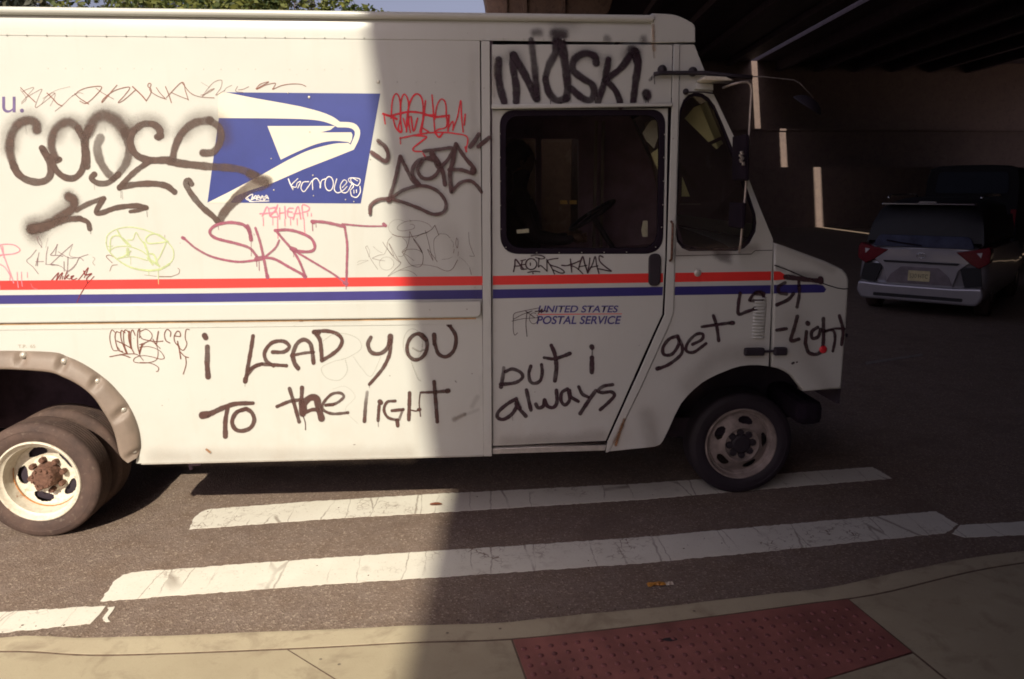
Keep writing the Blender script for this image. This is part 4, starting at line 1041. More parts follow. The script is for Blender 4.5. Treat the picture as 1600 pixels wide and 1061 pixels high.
# rusty thin scribble on top
strokes(GT, 'thin red brown zigzag scribble across the top of the panel', A_, (.19, .065, .042), 'rustpen', [
 (6, [(130, 148), (170, 190), (222, 238)]), (3.5, [(128, 160), (165, 215), (135, 250)], .7), (3.5, [(135, 240), (175, 195), (212, 148), (165, 160), (140, 175)], .7), (4, [(165, 210), (215, 180), (262, 158), (245, 200), (222, 272), (280, 235), (345, 182)], .7), (7, [(295, 182), (330, 215), (360, 248), (388, 262)]),
 (3, [(262, 250), (290, 205), (350, 165), (438, 142)], .6), (4, [(270, 215), (330, 180), (345, 200), (315, 262)], .6), (4, [(345, 295), (400, 250), (440, 210), (470, 190)], .8), (6, [(468, 185), (500, 215), (555, 250)]), (5, [(470, 190), (500, 165), (560, 145), (635, 143), (600, 195), (540, 245), (500, 232)]),
 (4, [(450, 200), (490, 180), (520, 185)], .6), (4, [(600, 150), (640, 180), (712, 220)], .8), (5, [(732, 132), (690, 180), (640, 240), (650, 215), (720, 165), (810, 145), (780, 195), (740, 240), (775, 225), (850, 160)]),
 (8, [(830, 142), (860, 170), (890, 200), (915, 230)]), (5, [(915, 230), (940, 190), (945, 160), (925, 140), (930, 122), (945, 128), (938, 165), (985, 200), (1040, 220)]), (5, [(978, 148), (1000, 180), (1035, 218)]), (6, [(1035, 142), (1055, 190), (1072, 242)]), (5, [(1040, 210), (1137, 115), (1160, 170), (1178, 225)]), (4, [(1072, 178), (1120, 200), (1178, 222)]), (5, [(1137, 115), (1190, 180), (1250, 205), (1340, 212)]),
 (3, [(1258, 115), (1300, 140), (1310, 150)], .5), (4, [(1265, 205), (1310, 165), (1340, 155), (1290, 185), (1255, 195)], .9), (4, [(1265, 200), (1330, 120), (1385, 102), (1380, 150), (1350, 195), (1405, 165)], .8)], soft=.4)
strokes(GT, None, Bg, (.19, .065, .042), 'rustpen', [(4, [(400, 172), (415, 150), (450, 133)], .6), (4, [(485, 140), (474, 170), (520, 178)], .8), (4, [(490, 162), (520, 158), (555, 142)], .8), (5, [(600, 155), (630, 125), (680, 112), (630, 140), (605, 158), (660, 132), (720, 120), (712, 145), (705, 158), (760, 135), (820, 125), (880, 127), (912, 140)])], soft=.4)
# CODES
strokes(GT, 'large faded black sprayed tag reading CODES with soft edges', A_, (.082, .052, .042), 'bigspray', [
 (150, [(220, 380), (180, 352), (110, 380), (70, 440), (62, 520)], .42, 1.0), (150, [(345, 440), (400, 372), (470, 372), (510, 430)], .42, 1.0), (160, [(580, 370), (650, 325), (730, 350), (790, 410)], .45, 1.0), (130, [(840, 400), (900, 360), (975, 372), (1010, 420)], .38, 1.0), (150, [(1140, 430), (1220, 365), (1310, 345), (1375, 390), (1395, 470)], .40, 1.0), (110, [(780, 440), (812, 540), (770, 640)], .3, 1.0),
 ((66, 60), [(232, 412), (225, 372), (185, 352), (120, 372), (72, 445), (62, 540), (88, 640)], (.95, .80), .55), ((50, 46), [(80, 620), (110, 680), (160, 720), (230, 738), (290, 725), (318, 680), (308, 610), (268, 532)], .96, .2),
 (40, [(262, 525), (300, 572), (345, 602), (372, 596)], .97, .2), ((58, 60), [(345, 585), (322, 510), (345, 410), (425, 362), (490, 400)], (.95, .62), .6), ((46, 42), [(488, 400), (520, 470), (530, 560), (515, 660), (465, 712), (400, 705), (345, 655), (318, 590)], .96, .22),
 ((50, 50), [(545, 640), (540, 560), (535, 470), (555, 400)], .96, .25), ((80, 84), [(552, 430), (590, 350), (655, 322), (730, 360), (790, 430)], (.85, .8), .7), ((60, 50), [(780, 430), (808, 520), (788, 620), (735, 695)], (.6, .8), .4), ((40, 38), [(740, 690), (680, 740), (615, 745), (572, 715), (590, 690)], .96, .2),
 ((64, 50), [(628, 462), (608, 520), (625, 600), (665, 670), (708, 712)], (.55, .85), .4),
 ((48, 46), [(992, 460), (1000, 415), (960, 378), (890, 378), (835, 420)], (.96, .8), .35), ((46, 50), [(835, 415), (815, 490), (850, 565), (930, 600), (1050, 600)], .96, .25), (40, [(980, 455), (1008, 450)], .96, .2),
 ((50, 50), [(1270, 555), (1300, 556), (1340, 545), (1378, 480), (1372, 400), (1310, 352)], (.97, .85), .35), ((58, 48), [(1310, 352), (1215, 370), (1140, 430), (1095, 520), (1078, 610)], (.8, .95), .4),
 (38, [(940, 605), (860, 660), (800, 715), (748, 775)], .97, .18), (42, [(748, 770), (850, 752), (960, 748), (1040, 762), (1092, 800)], .95, .18),
 ((54, 50), [(1060, 610), (1160, 625), (1300, 640), (1480, 655), (1600, 695)], (.95, .62), .25), ((60, 90), [(1560, 690), (1640, 728), (1668, 735)], .6, .5),
 ((92, 50), [(1640, 745), (1560, 775), (1470, 850), (1400, 930), (1372, 985)], (.6, .92), .3), (40, [(1198, 750), (1180, 728), (1162, 745), (1195, 810), (1260, 890), (1330, 950), (1362, 985)], .97, .18),
 (5, [(757, 795), (757, 835)], .5), (4, [(765, 795), (768, 845)], .4), (4, [(590, 755), (592, 785)], .4)])
strokes(GT, 'black sprayed arrow like swoosh under the CODES tag', A_, BK, 'bigspray', [
 (150, [(450, 880), (350, 960), (215, 1030)], .42, 1.0), (90, [(430, 820), (455, 850)], .4, 1.0), (150, [(200, 1010), (230, 1060)], .4, 1.0),
 ((60, 70), [(430, 828), (462, 850), (455, 900), (390, 950), (300, 1000), (205, 1035)], (.97, .75), .55), ((38, 34), [(480, 912), (560, 870), (648, 840)], (.75, .9), .4), (36, [(650, 840), (622, 882), (602, 925), (635, 930), (730, 898), (850, 886), (915, 898)], .97, .18), (26, [(915, 900), (870, 914), (815, 922)], .9, .3),
 ((70, 40), [(195, 1030), (290, 1015), (400, 975), (500, 965)], (.9, .93), .45), (34, [(495, 965), (548, 988), (562, 1030)], .97, .2), (4, [(918, 920), (922, 955)], .6), (5, [(568, 1040), (568, 1062)], .6)])
# mid left markers
strokes(GT, 'pink marker tag at the left edge with drips', Cg, (.78, .22, .28), 'pink', [(9, [(-30, 262), (40, 248), (110, 255), (152, 292), (110, 318), (0, 330)]), (7, [(-20, 345), (20, 330), (60, 325)]), (9, [(5, 262), (25, 320), (50, 390), (80, 470), (105, 540)]), (8, [(-10, 395), (35, 420), (75, 480), (75, 520)]), (7, [(130, 460), (133, 520), (140, 575)]), (7, [(162, 458), (164, 520), (170, 565)]), (6, [(207, 460), (208, 500)]), (8, [(20, 262), (28, 330), (30, 350)]), (6, [(0, 560), (2, 590)]), (4, [(235, 545), (250, 575), (285, 588)], .6)], soft=.3)
strokes(GT, 'thin grey scribbled tag above the red stripe at the left', Cg, (.20, .12, .13), 'greypen', [(5, [(280, 190), (290, 235), (318, 272)]), (4, [(290, 190), (315, 240), (310, 275)], .6), (5, [(362, 268), (350, 330), (347, 400)]), (3, [(362, 200), (345, 275)], .5), (5, [(275, 290), (235, 340), (202, 375), (250, 420), (290, 472)]), (5, [(295, 310), (285, 360), (283, 410)]), (5, [(270, 380), (330, 378)]), (5, [(283, 410), (285, 350), (270, 410)]),
 (6, [(435, 250), (405, 300), (382, 330), (430, 332), (475, 338)]), (5, [(548, 248), (500, 290), (440, 345), (385, 400), (420, 405)]), (5, [(430, 250), (418, 330)]), (5, [(440, 305), (520, 350), (600, 350), (630, 372)]), (4, [(380, 395), (460, 415), (510, 450), (570, 400), (600, 350), (665, 325)]), (9, [(483, 380), (485, 450)], .6), (9, [(513, 345), (508, 470)], .6), (4, [(548, 248), (525, 330), (580, 350)], .6), (4, [(600, 345), (560, 420), (515, 455)], .7), (5, [(345, 400), (440, 405)], .7)], soft=.35)
strokes(GT, 'small dark red signature tag crossing the red stripe', Cg, (.17, .02, .02), 'oxblood', [(8, [(390, 520), (425, 480), (442, 465), (425, 520), (455, 478), (472, 464), (452, 512)]), (7, [(475, 490), (470, 512)]), (7, [(505, 455), (485, 512), (520, 478), (500, 495), (525, 510), (545, 490), (540, 512)]), (7, [(535, 505), (558, 485), (535, 492), (550, 515), (580, 505)]), (7, [(590, 520), (630, 470), (665, 425), (650, 470), (635, 500)]), (10, [(632, 450), (645, 480), (690, 470), (655, 505), (660, 540)]), (6, [(710, 490), (665, 540), (635, 580), (608, 625)]), (5, [(660, 540), (610, 620), (580, 688)])], soft=.25)
strokes(GT, 'yellow green oval bubble tag on the white panel', Cg, (.42, .49, .25), 'lime', [(9, [(800, 240), (812, 180), (880, 135), (990, 120), (1120, 150), (1230, 205), (1300, 280), (1306, 350), (1270, 405)]), ((20, 9), [(1272, 400), (1240, 420), (1190, 440), (1100, 445), (980, 420), (880, 360), (815, 290), (800, 235)]), (12, [(830, 300), (835, 210), (880, 182), (940, 215), (985, 262)]), (14, [(885, 145), (920, 205), (962, 250)]), (9, [(962, 215), (1000, 212), (1025, 160), (1050, 200), (1090, 250)]), (16, [(1085, 235), (1110, 300), (1125, 355), (1160, 385), (1200, 412)]), (10, [(1170, 390), (1210, 330), (1250, 240)]),
 (9, [(825, 295), (880, 268), (970, 265), (1060, 295), (1110, 330)]), (28, [(962, 285), (965, 325)]), (12, [(985, 300), (940, 335), (890, 355)]), (8, [(890, 355), (1000, 342), (1110, 370)]), (11, [(1265, 228), (1200, 178), (1140, 172), (1100, 205), (1115, 240), (1180, 240), (1265, 228)]), (14, [(1130, 320), (1160, 330), (1190, 400)]), (5, [(1120, 445), (1122, 482)]), (6, [(1192, 440), (1196, 548)]), (4, [(985, 345), (985, 400)]), (6, [(810, 265), (850, 262)]), (14, [(1110, 350), (1150, 400)])], soft=.35, alpha=.85)
strokes(GT, 'thin dark marker curls around the green oval tag', Cg, (.20, .10, .07), 'brownpen', [(6, [(862, 346), (825, 330), (802, 342), (845, 388)]), (5, [(828, 450), (845, 410), (885, 402)]), (4, [(1090, 480), (1180, 490)], .6), (7, [(1200, 492), (1290, 492)]), (4, [(1290, 492), (1345, 470), (1352, 440), (1340, 428)]), (4, [(700, 345), (716, 358), (700, 385), (715, 408)], .6), (4, [(1242, 180), (1240, 210)], .6)], soft=.35)
strokes(GT, 'reddish brown looping marker tag right of the wheel arch', Dg, (.14, .045, .03), 'rustpen2', [
 (7, [(148, 145), (128, 128), (112, 160), (112, 215), (135, 285), (170, 292)]), (8, [(190, 150), (160, 145), (152, 195), (175, 285), (210, 298)]), (9, [(230, 150), (200, 135), (200, 200), (240, 310)]), (8, [(262, 150), (235, 128), (218, 160), (225, 250), (248, 312)]), (14, [(262, 140), (262, 200), (280, 275)]), (8, [(310, 170), (290, 128), (275, 160), (280, 260), (300, 310)]), (9, [(345, 190), (345, 122), (330, 150), (330, 250), (345, 318)]), (9, [(165, 215), (220, 240), (275, 270)]), (6, [(165, 255), (200, 300), (245, 318)]),
 (7, [(350, 140), (400, 124), (443, 165), (425, 210), (345, 245)]), (8, [(350, 175), (370, 200), (440, 215), (485, 220), (530, 216)]), (12, [(493, 140), (485, 190), (478, 235)]), (7, [(450, 200), (475, 240), (508, 275)]), (14, [(365, 240), (350, 290), (345, 315)]), (9, [(110, 340), (200, 325), (270, 345)]), (7, [(190, 322), (250, 318), (310, 318), (350, 335)]), (6, [(345, 265), (420, 260), (500, 290), (540, 345), (510, 358), (440, 340), (370, 330), (310, 348), (300, 378), (350, 388), (420, 385), (480, 360), (490, 290), (470, 240), (425, 215), (370, 250), (345, 320), (375, 370)]), (7, [(350, 385), (430, 390), (490, 420), (492, 450), (478, 456)]),
 (9, [(588, 180), (590, 145), (562, 124), (542, 160), (552, 210), (585, 232)]), (9, [(622, 175), (665, 178), (662, 145), (640, 140), (618, 180), (625, 225), (660, 262)]), (7, [(738, 125), (712, 128), (705, 190), (718, 240), (690, 288), (655, 265), (645, 235)]), (10, [(645, 218), (658, 280), (670, 355)]), (8, [(665, 300), (700, 335), (732, 346)]), (8, [(708, 340), (712, 400), (690, 476)])], soft=.25)
# phrase in two lines
strokes(GT, 'black sprayed words I LEAD YOU TO THE LIGHT on the lower panel', Dg, BK, 'phrase', [
 (46, [(858, 172), (868, 190)]), ((44, 46), [(880, 262), (880, 330), (878, 400), (886, 498)]),
 (34, [(1240, 176), (1228, 260), (1205, 390), (1182, 530)]), (40, [(1180, 515), (1178, 535)]), (4, [(1177, 555), (1177, 575)], .6),
 (30, [(1185, 500), (1240, 430), (1310, 395)]), 
 ((50, 34), [(840, 802), (900, 790), (1000, 745), (1100, 712), (1240, 706)]), (62, [(842, 802), (880, 796)]), ((34, 44), [(1040, 740), (1022, 850), (1022, 968)]), (36, [(1180, 752), (1110, 780), (1075, 850), (1100, 910), (1155, 925), (1220, 900), (1250, 840), (1230, 780), (1190, 752)]), (32, [(1120, 770), (1180, 752)])], soft=.22)
strokes(GT, None, Eg, BK, 'phrase', [
 (24, [(30, 355), (95, 318), (160, 318), (270, 325)]), (26, [(185, 240), (255, 238), (288, 205), (250, 172), (180, 182), (135, 240), (145, 295), (190, 325)]),
 (28, [(305, 262), (335, 190), (378, 162), (418, 185), (432, 240), (440, 308)]), (32, [(308, 262), (322, 310), (343, 340)]), (20, [(310, 260), (380, 246), (440, 240)]), (4, [(343, 345), (345, 360)], .5),
 (28, [(445, 115), (478, 160), (488, 230), (492, 292)]), (26, [(445, 112), (520, 108), (585, 125), (618, 165), (600, 215), (550, 258), (500, 288)]), (34, [(442, 115), (470, 118)]),
 (28, [(798, 148), (780, 190), (800, 240), (850, 250), (895, 222), (918, 165)]), (38, [(920, 142), (918, 180)]), ((28, 22), [(920, 170), (915, 250), (880, 330), (830, 395), (788, 442)]), (4, [(788, 450), (790, 462)], .6),
 (26, ell(1087, 207, 62, 82, -80, 285, 12)), (30, [(1100, 125), (1140, 160)]),
 (30, [(1193, 132), (1195, 190)]), (26, [(1195, 180), (1220, 250), (1270, 268), (1318, 225), (1328, 140), (1288, 72)]), (30, [(1290, 72), (1284, 70)]),
 (26, [(290, 468), (318, 560), (350, 675)]), (24, [(212, 580), (290, 548), (355, 538)]), (28, [(368, 462), (365, 550), (372, 625)]), ((48, 44), [(375, 600), (380, 560), (420, 525), (458, 530), (470, 580), (490, 655)]), (44, [(365, 560), (372, 625)]), (26, [(385, 618), (430, 600), (465, 600)]), (8, [(375, 640), (388, 680), (390, 725)]),
 (20, [(515, 572), (580, 560), (628, 520), (605, 495), (550, 505), (500, 560), (500, 600), (560, 625), (655, 618)], .93), (22, [(520, 570), (560, 568)]),
 ((22, 26), [(775, 490), (765, 570), (758, 672)], (.45, .98)), (36, [(855, 550), (860, 556)]), (22, [(850, 570), (846, 620), (843, 668)]), (6, [(843, 670), (845, 705)], .6),
 (20, [(950, 545), (900, 552), (880, 600), (905, 648), (962, 665)]), (26, [(962, 665), (966, 700)]), (22, [(1000, 598), (930, 606)]), (18, [(995, 605), (975, 660)], .6),
 (26, [(1040, 495), (1038, 580), (1035, 662)]), (10, [(1048, 602), (1080, 608), (1100, 600)]), (9, [(1107, 490), (1100, 560), (1108, 640)]), (22, [(1095, 600), (1105, 598)]),
 (26, [(1193, 425), (1203, 550), (1213, 675)]), ((16, 26), [(1115, 492), (1190, 490), (1280, 482)]), (34, [(1275, 483), (1282, 481)])], soft=.24)
# ghosts and smears
strokes('ghost_mark', None, Eg, (.33, .31, .26), 'ghost', [(7, [(500, 170), (560, 130), (640, 125), (720, 160), (735, 220), (650, 275), (560, 300), (490, 340), (520, 400), (600, 415), (650, 360), (640, 290)], .25), (6, [(690, 270), (740, 340), (800, 390), (860, 270)], .22), (7, ell(1060, 190, 60, 95), .22), (14, [(1060, 215), (1100, 235), (1130, 225)], .5), (6, [(560, 470), (640, 455), (700, 520), (640, 600), (720, 690)], .15), (8, [(1050, 300), (1090, 400), (1110, 420)], .3)], soft=.6)
strokes('dirt_smear', None, Eg, (.17, .12, .09), 'smear', [((40, 26), [(1320, 660), (1350, 645), (1385, 628)], .45), (34, [(1430, 580), (1462, 520)], .18), (26, [(1390, 630), (1470, 600)], .14), (50, [(1490, 400), (1500, 560)], .07), (9, [(1325, 420), (1332, 428)], .6), (6, [(690, 818), (700, 818)], .6), (10, [(-80, 620), (-60, 640)], .0)], soft=.85)
# logo tags
WH = (.75, .72, .68)
strokes(GT, 'white marker tag KENDLES with a small smiling face on the emblem', Bg, WH, 'whitepen', [(7, [(803, 718), (815, 750), (832, 785)]), (6, [(862, 716), (822, 758), (850, 770), (858, 745), (880, 735), (862, 775)]), (6, [(930, 735), (895, 740), (882, 775), (900, 798), (925, 770), (950, 730)]), (6, [(955, 785), (955, 730), (980, 715), (1000, 745), (1002, 775), (1010, 730), (1040, 716)]), (6, ell(1058, 748, 26, 44, -90, 280)), (6, [(1105, 718), (1090, 780), (1110, 805), (1145, 790), (1170, 765)]), (6, [(1140, 772), (1168, 740), (1150, 725), (1128, 760), (1138, 800), (1170, 800), (1200, 750)]), (6, [(1235, 730), (1200, 712), (1195, 735), (1235, 760), (1250, 720), (1190, 712), (1180, 730), (1210, 760), (1190, 790)]), (6, [(1190, 795), (1200, 825), (1230, 832), (1252, 800), (1250, 765)]), (5, [(1212, 788), (1213, 808)]), (5, [(1228, 786), (1229, 804)])], soft=.3)
strokes(GT, 'tiny white scribbled signature on the emblem', Bg, WH, 'whitepen', [(6, [(565, 818), (538, 840), (560, 852), (548, 832), (580, 815), (572, 850), (600, 822), (605, 850), (615, 820), (630, 845), (640, 822), (650, 848), (665, 820), (680, 845), (660, 830), (600, 838), (560, 858), (620, 858), (682, 856)]), (5, [(578, 830), (640, 855), (670, 835)])], soft=.35)
strokes(GT, 'dripping pink marker tag under the emblem', Hg, (.86, .20, .27), 'pink2', [(9, [(560, 150), (590, 92), (608, 150)]), (9, [(545, 135), (590, 132), (640, 125)]), (9, [(605, 102), (650, 98), (612, 150), (655, 155)]), (8, [(668, 98), (668, 168)]), (8, [(668, 132), (700, 128)]), (9, [(700, 90), (705, 165)]), (8, [(752, 100), (722, 105), (720, 150), (750, 160)]), (10, [(715, 120), (745, 125)]), (9, [(752, 170), (782, 90), (800, 168)]), (8, [(755, 135), (800, 132)]), (9, [(815, 165), (810, 82), (852, 95), (845, 118), (815, 125)]), (9, [(640, 105), (660, 150)]), (7, [(842, 132), (843, 150)]), (7, [(865, 132), (867, 150)]),
 (6, [(565, 160), (567, 210)]), (5, [(625, 160), (625, 205)]), (7, [(655, 165), (656, 230), (657, 288)]), (6, [(700, 170), (701, 212)]), (6, [(735, 165), (737, 207)]), (6, [(777, 165), (778, 205)]), (6, [(820, 165), (822, 215), (825, 255)]), (9, [(655, 80), (648, 100)])], soft=.25)
strokes(GT, 'mauve sprayed tag reading SKRT between emblem and stripes', Hg, (.27, .082, .125), 'mauve', [
 ((26, 18), [(490, 298), (478, 250), (462, 220)]), ((22, 18), [(462, 220), (430, 200), (350, 190), (265, 210), (232, 250), (270, 288), (400, 322), (480, 350), (525, 400)]), (24, [(468, 210), (480, 240), (490, 285)]), (34, [(525, 418), (560, 412)]), ((16, 14), [(525, 425), (400, 435), (250, 405), (150, 355), (100, 315), (70, 288)]), (22, [(62, 285), (72, 290)]),
 ((17, 20), [(517, 225), (545, 310), (570, 420), (590, 530)]), (24, [(590, 520), (593, 535)]), (15, [(665, 302), (640, 350), (570, 412)]), (18, [(570, 408), (640, 420), (730, 470), (822, 520)]), (28, [(820, 520), (828, 530)]),
 (20, [(640, 240), (720, 236), (800, 255), (865, 290), (888, 340), (870, 368), (810, 372), (745, 358)]), (17, [(645, 240), (690, 295), (745, 358), (790, 430), (828, 522)]), (32, [(742, 352), (765, 362)]), (14, [(770, 372), (850, 420), (1000, 510), (1080, 570)]), (24, [(870, 185), (880, 190)]), ((20, 22), [(870, 182), (960, 190), (1070, 215)]), ((14, 10), [(1060, 200), (1200, 212), (1325, 213)]), (22, [(1318, 200), (1330, 210)]), (17, [(1075, 218), (1090, 330), (1088, 450), (1085, 585)]), (26, [(1072, 568), (1090, 572)], .8),
 (4, [(490, 300), (491, 400)], .7), (6, [(524, 435), (526, 465)], .8), (6, [(540, 435), (541, 490)], .8), (7, [(872, 195), (875, 242)], .8), (5, [(895, 195), (896, 220)], .6), (5, [(1084, 590), (1084, 606)], .7), (5, [(285, 215), (287, 235)], .6), (5, [(755, 375), (756, 405)], .6), (4, [(508, 260), (510, 270)], .7)], soft=.22, alpha=.93)
# around the post
strokes(GT, 'red looping marker tag under the shaded roof line', Fg, (.74, .028, .045), 'redpen', [
 ((16, 12), [(155, 312), (200, 325), (250, 312), (320, 300), (400, 308), (470, 330), (560, 322)]), (11, [(205, 340), (213, 230), (235, 187), (258, 220), (265, 330), (250, 400), (265, 428)]), (11, [(215, 330), (235, 400), (270, 425), (262, 330), (268, 230), (288, 190), (312, 235), (312, 340), (325, 428)]), (12, [(300, 425), (305, 330), (325, 235), (362, 188), (398, 220), (405, 330), (385, 425)]), (12, [(330, 330), (345, 420), (370, 340)]), (12, [(420, 232), (408, 330), (392, 430)]), (10, [(400, 400), (440, 425)]), (11, [(460, 195), (470, 310), (478, 430)]), (12, [(420, 322), (480, 318)]), (11, [(478, 345), (492, 260), (520, 220), (546, 250), (550, 340)]), (10, [(490, 335), (540, 330)]), (10, [(548, 300), (552, 390), (500, 410), (480, 425)]), (11, [(552, 390), (568, 320), (560, 420)]), (10, [(560, 405), (590, 360), (592, 415)]), (10, [(590, 412), (620, 330), (640, 230), (645, 330), (655, 425)]), (12, [(668, 315), (662, 382)]), (9, [(280, 340), (300, 400), (320, 330)]),
 (13, [(262, 465), (340, 448), (430, 432)], .8), (10, [(430, 432), (520, 428), (600, 435), (680, 458), (672, 545)]), (13, [(480, 430), (505, 458), (530, 430)]), (10, [(262, 460), (264, 500)], .7), (11, [(350, 448), (425, 455), (400, 480), (345, 525), (350, 545), (400, 548)]), (14, [(405, 560), (420, 585)], .6), (12, [(668, 520), (675, 548)]), (10, [(160, 318), (168, 375)], .8), (16, [(210, 330), (240, 345)])], soft=.22)
strokes(GT, 'black sprayed tag in quotation marks left of the door post', Fg, (.085, .040, .040), 'tagblack', [
 (28, [(125, 480), (170, 520), (187, 575), (168, 608), (120, 578), (82, 552)]), (26, [(188, 855), (225, 740), (262, 578)]), (26, [(262, 578), (300, 655), (345, 735), (380, 752)]), (24, [(72, 935), (78, 882), (128, 848), (190, 842)]), (24, [(195, 848), (280, 790), (395, 762), (490, 792), (545, 862), (535, 922), (470, 940), (380, 903), (280, 865), (190, 840)]), (34, [(185, 845), (195, 852)]),
 (26, [(450, 585), (375, 605), (340, 655), (345, 710), (375, 745)]), (26, [(400, 605), (370, 660), (400, 712), (460, 712), (505, 660), (485, 610), (430, 590)]), (24, [(408, 545), (500, 535), (588, 528), (565, 590), (505, 655)]), (28, [(470, 570), (520, 650), (542, 755)]), (38, [(460, 560), (500, 640)]), (30, [(610, 500), (592, 600), (572, 690), (582, 800)]), (26, [(612, 505), (670, 590), (724, 655), (712, 682), (640, 662), (568, 662)]), (30, [(712, 660), (716, 682)]), (24, [(585, 795), (640, 742), (700, 732), (742, 762), (770, 802)]), (30, [(752, 440), (728, 480), (698, 518)]), (30, [(818, 460), (790, 485), (750, 515)])], -.0098, soft=.2)
strokes('overspray', None, Fg, (.085, .040, .040), 'tagblack', [(110, [(740, 470), (770, 470)], .16), (90, [(120, 500), (150, 560)], .08), (90, [(800, 490), (820, 470)], .13), (120, [(420, 640), (440, 660)], .06)], soft=1.0)
strokes(GT, 'fine black pen tag of overlapping loops beside the door post', Gg, (.13, .06, .05), 'finepen', [
 (4, [(670, 205), (690, 202), (715, 218), (700, 248), (600, 270), (540, 255), (545, 220), (620, 175), (720, 163), (800, 175), (865, 205), (890, 235)], .9), (6, [(925, 212), (890, 255), (830, 290), (740, 318), (640, 335), (540, 325), (485, 305)]), (3, [(485, 305), (448, 255), (455, 200), (500, 160), (560, 153), (620, 178)], .6), (4, [(480, 330), (440, 375), (432, 440), (470, 510), (530, 570), (570, 600)], .8), (5, [(385, 385), (420, 440), (500, 530), (450, 400), (540, 560), (572, 605), (510, 670), (440, 738)], .8),
 (4, [(225, 425), (208, 440), (225, 480), (240, 520), (280, 590), (335, 668)], .8), (3, [(225, 425), (250, 480), (240, 540)], .6), (3, [(120, 600), (150, 580), (235, 575), (180, 598), (120, 622)], .6), (3, [(285, 430), (330, 470), (382, 500)], .6), (4, [(275, 552), (350, 520), (400, 510), (430, 450)], .7), (4, [(278, 555), (340, 570), (408, 580)], .7), (3.5, ell(425, 608, 75, 68), .6),
 (4, [(665, 275), (660, 350), (640, 430), (585, 490), (640, 525), (708, 578)]), (5, [(665, 275), (700, 345), (795, 495), (760, 420), (705, 350)]), (7, [(705, 360), (790, 480)]), (5, [(590, 490), (650, 462), (740, 465), (800, 510), (795, 610), (750, 645), (670, 615), (605, 520)], .9), (4, [(590, 340), (630, 385), (635, 450), (590, 530), (545, 532)], .8), (5, [(825, 265), (855, 370), (885, 500), (905, 575), (850, 462), (900, 520), (950, 590)]), (4, [(720, 345), (790, 300), (850, 290)]), (6, [(925, 212), (945, 260), (965, 312)]),
 (4, [(970, 308), (920, 355), (915, 450), (935, 555)], .8), (4, [(970, 300), (1040, 305), (1085, 345)], .8), (3, [(1090, 360), (1118, 400), (1115, 440)], .6), (5, [(1125, 460), (1118, 500)]), (3, [(1105, 540), (1060, 560), (1000, 565)], .5), (4, [(1150, 342), (1142, 400), (1158, 450), (1166, 380), (1150, 342)]), (4, [(1170, 485), (1165, 530)]), (5, [(1160, 570), (1110, 660), (1060, 685), (1010, 675), (950, 645)]), (4, [(950, 645), (850, 625), (740, 622), (640, 645), (540, 685), (440, 740)], .9), (4, [(550, 678), (640, 678), (705, 705), (740, 735)], .8), (3, [(1180, 540), (1240, 590), (1280, 640)], .5), (5, [(1285, 650), (1303, 722)]), (4, [(1275, 285), (1285, 400), (1335, 530)], .8), (4, [(1280, 530), (1335, 535)], .8)], soft=.4)
strokes(GT, 'large fuzzy black spray tag reading INOSKI above the door', Ig, BK2, 'fuzzy', [
 (90, [(116, 380), (118, 480)], .3, 1.0), (110, [(208, 350), (235, 400)], .4, 1.0), (100, [(600, 360), (660, 330), (725, 365)], .4, 1.0), (110, [(930, 350), (965, 330)], .5, 1.0), (90, [(800, 370), (785, 470)], .3, 1.0),
 (52, [(116, 372), (112, 460), (128, 560), (150, 635)]), (52, [(225, 635), (225, 545), (208, 430), (208, 345)]), (54, [(208, 345), (260, 430), (310, 530), (352, 615)]), ((52, 46), [(355, 620), (345, 480), (332, 360), (318, 250)], (.97, .8), .6),
 ((66, 46), [(478, 262), (470, 330), (430, 410), (408, 480)], (.97, .85), .5), ((48, 52), [(408, 500), (430, 580), (480, 628), (535, 615)]), ((52, 64), [(540, 615), (545, 520), (530, 400), (510, 270)], .95, .4), (90, [(470, 215), (515, 215)], .85, .8), (70, [(340, 205), (365, 205)], .5, .9),
 (50, [(725, 395), (712, 350), (650, 335), (588, 375), (582, 440), (640, 490), (700, 530), (712, 590), (680, 628), (620, 600), (570, 555)]), (44, [(800, 372), (788, 450), (765, 550), (738, 640)]), ((52, 42), [(935, 350), (880, 425), (790, 495)]), (44, [(785, 500), (840, 560), (868, 620), (878, 668)]), ((60, 44), [(965, 320), (985, 400), (972, 500), (955, 640)]), (70, [(945, 310), (965, 330)], .7, .6),
 (66, [(1038, 585), (1042, 600)]), (7, [(1036, 610), (1036, 655)]), (6, [(1048, 610), (1050, 655)]), (7, [(1026, 600), (1024, 640)], .5), (6, [(505, 640), (506, 660)]), (5, [(440, 630), (440, 652)]), (5, [(568, 600), (568, 640)], .6), (5, [(718, 610), (720, 655)], .7), (60, [(790, 240), (800, 250)], .45, .9), (60, [(1020, 245), (1022, 260)], .5, .9),
 (22, [(1060, 500), (1090, 470), (1120, 450)], .5, .6), (8, [(1088, 480), (1090, 525)], .8), (7, [(1072, 480), (1070, 500)], .6), (160, [(480, 130), (560, 132)], .25, 1.0)], -.003, soft=.42)
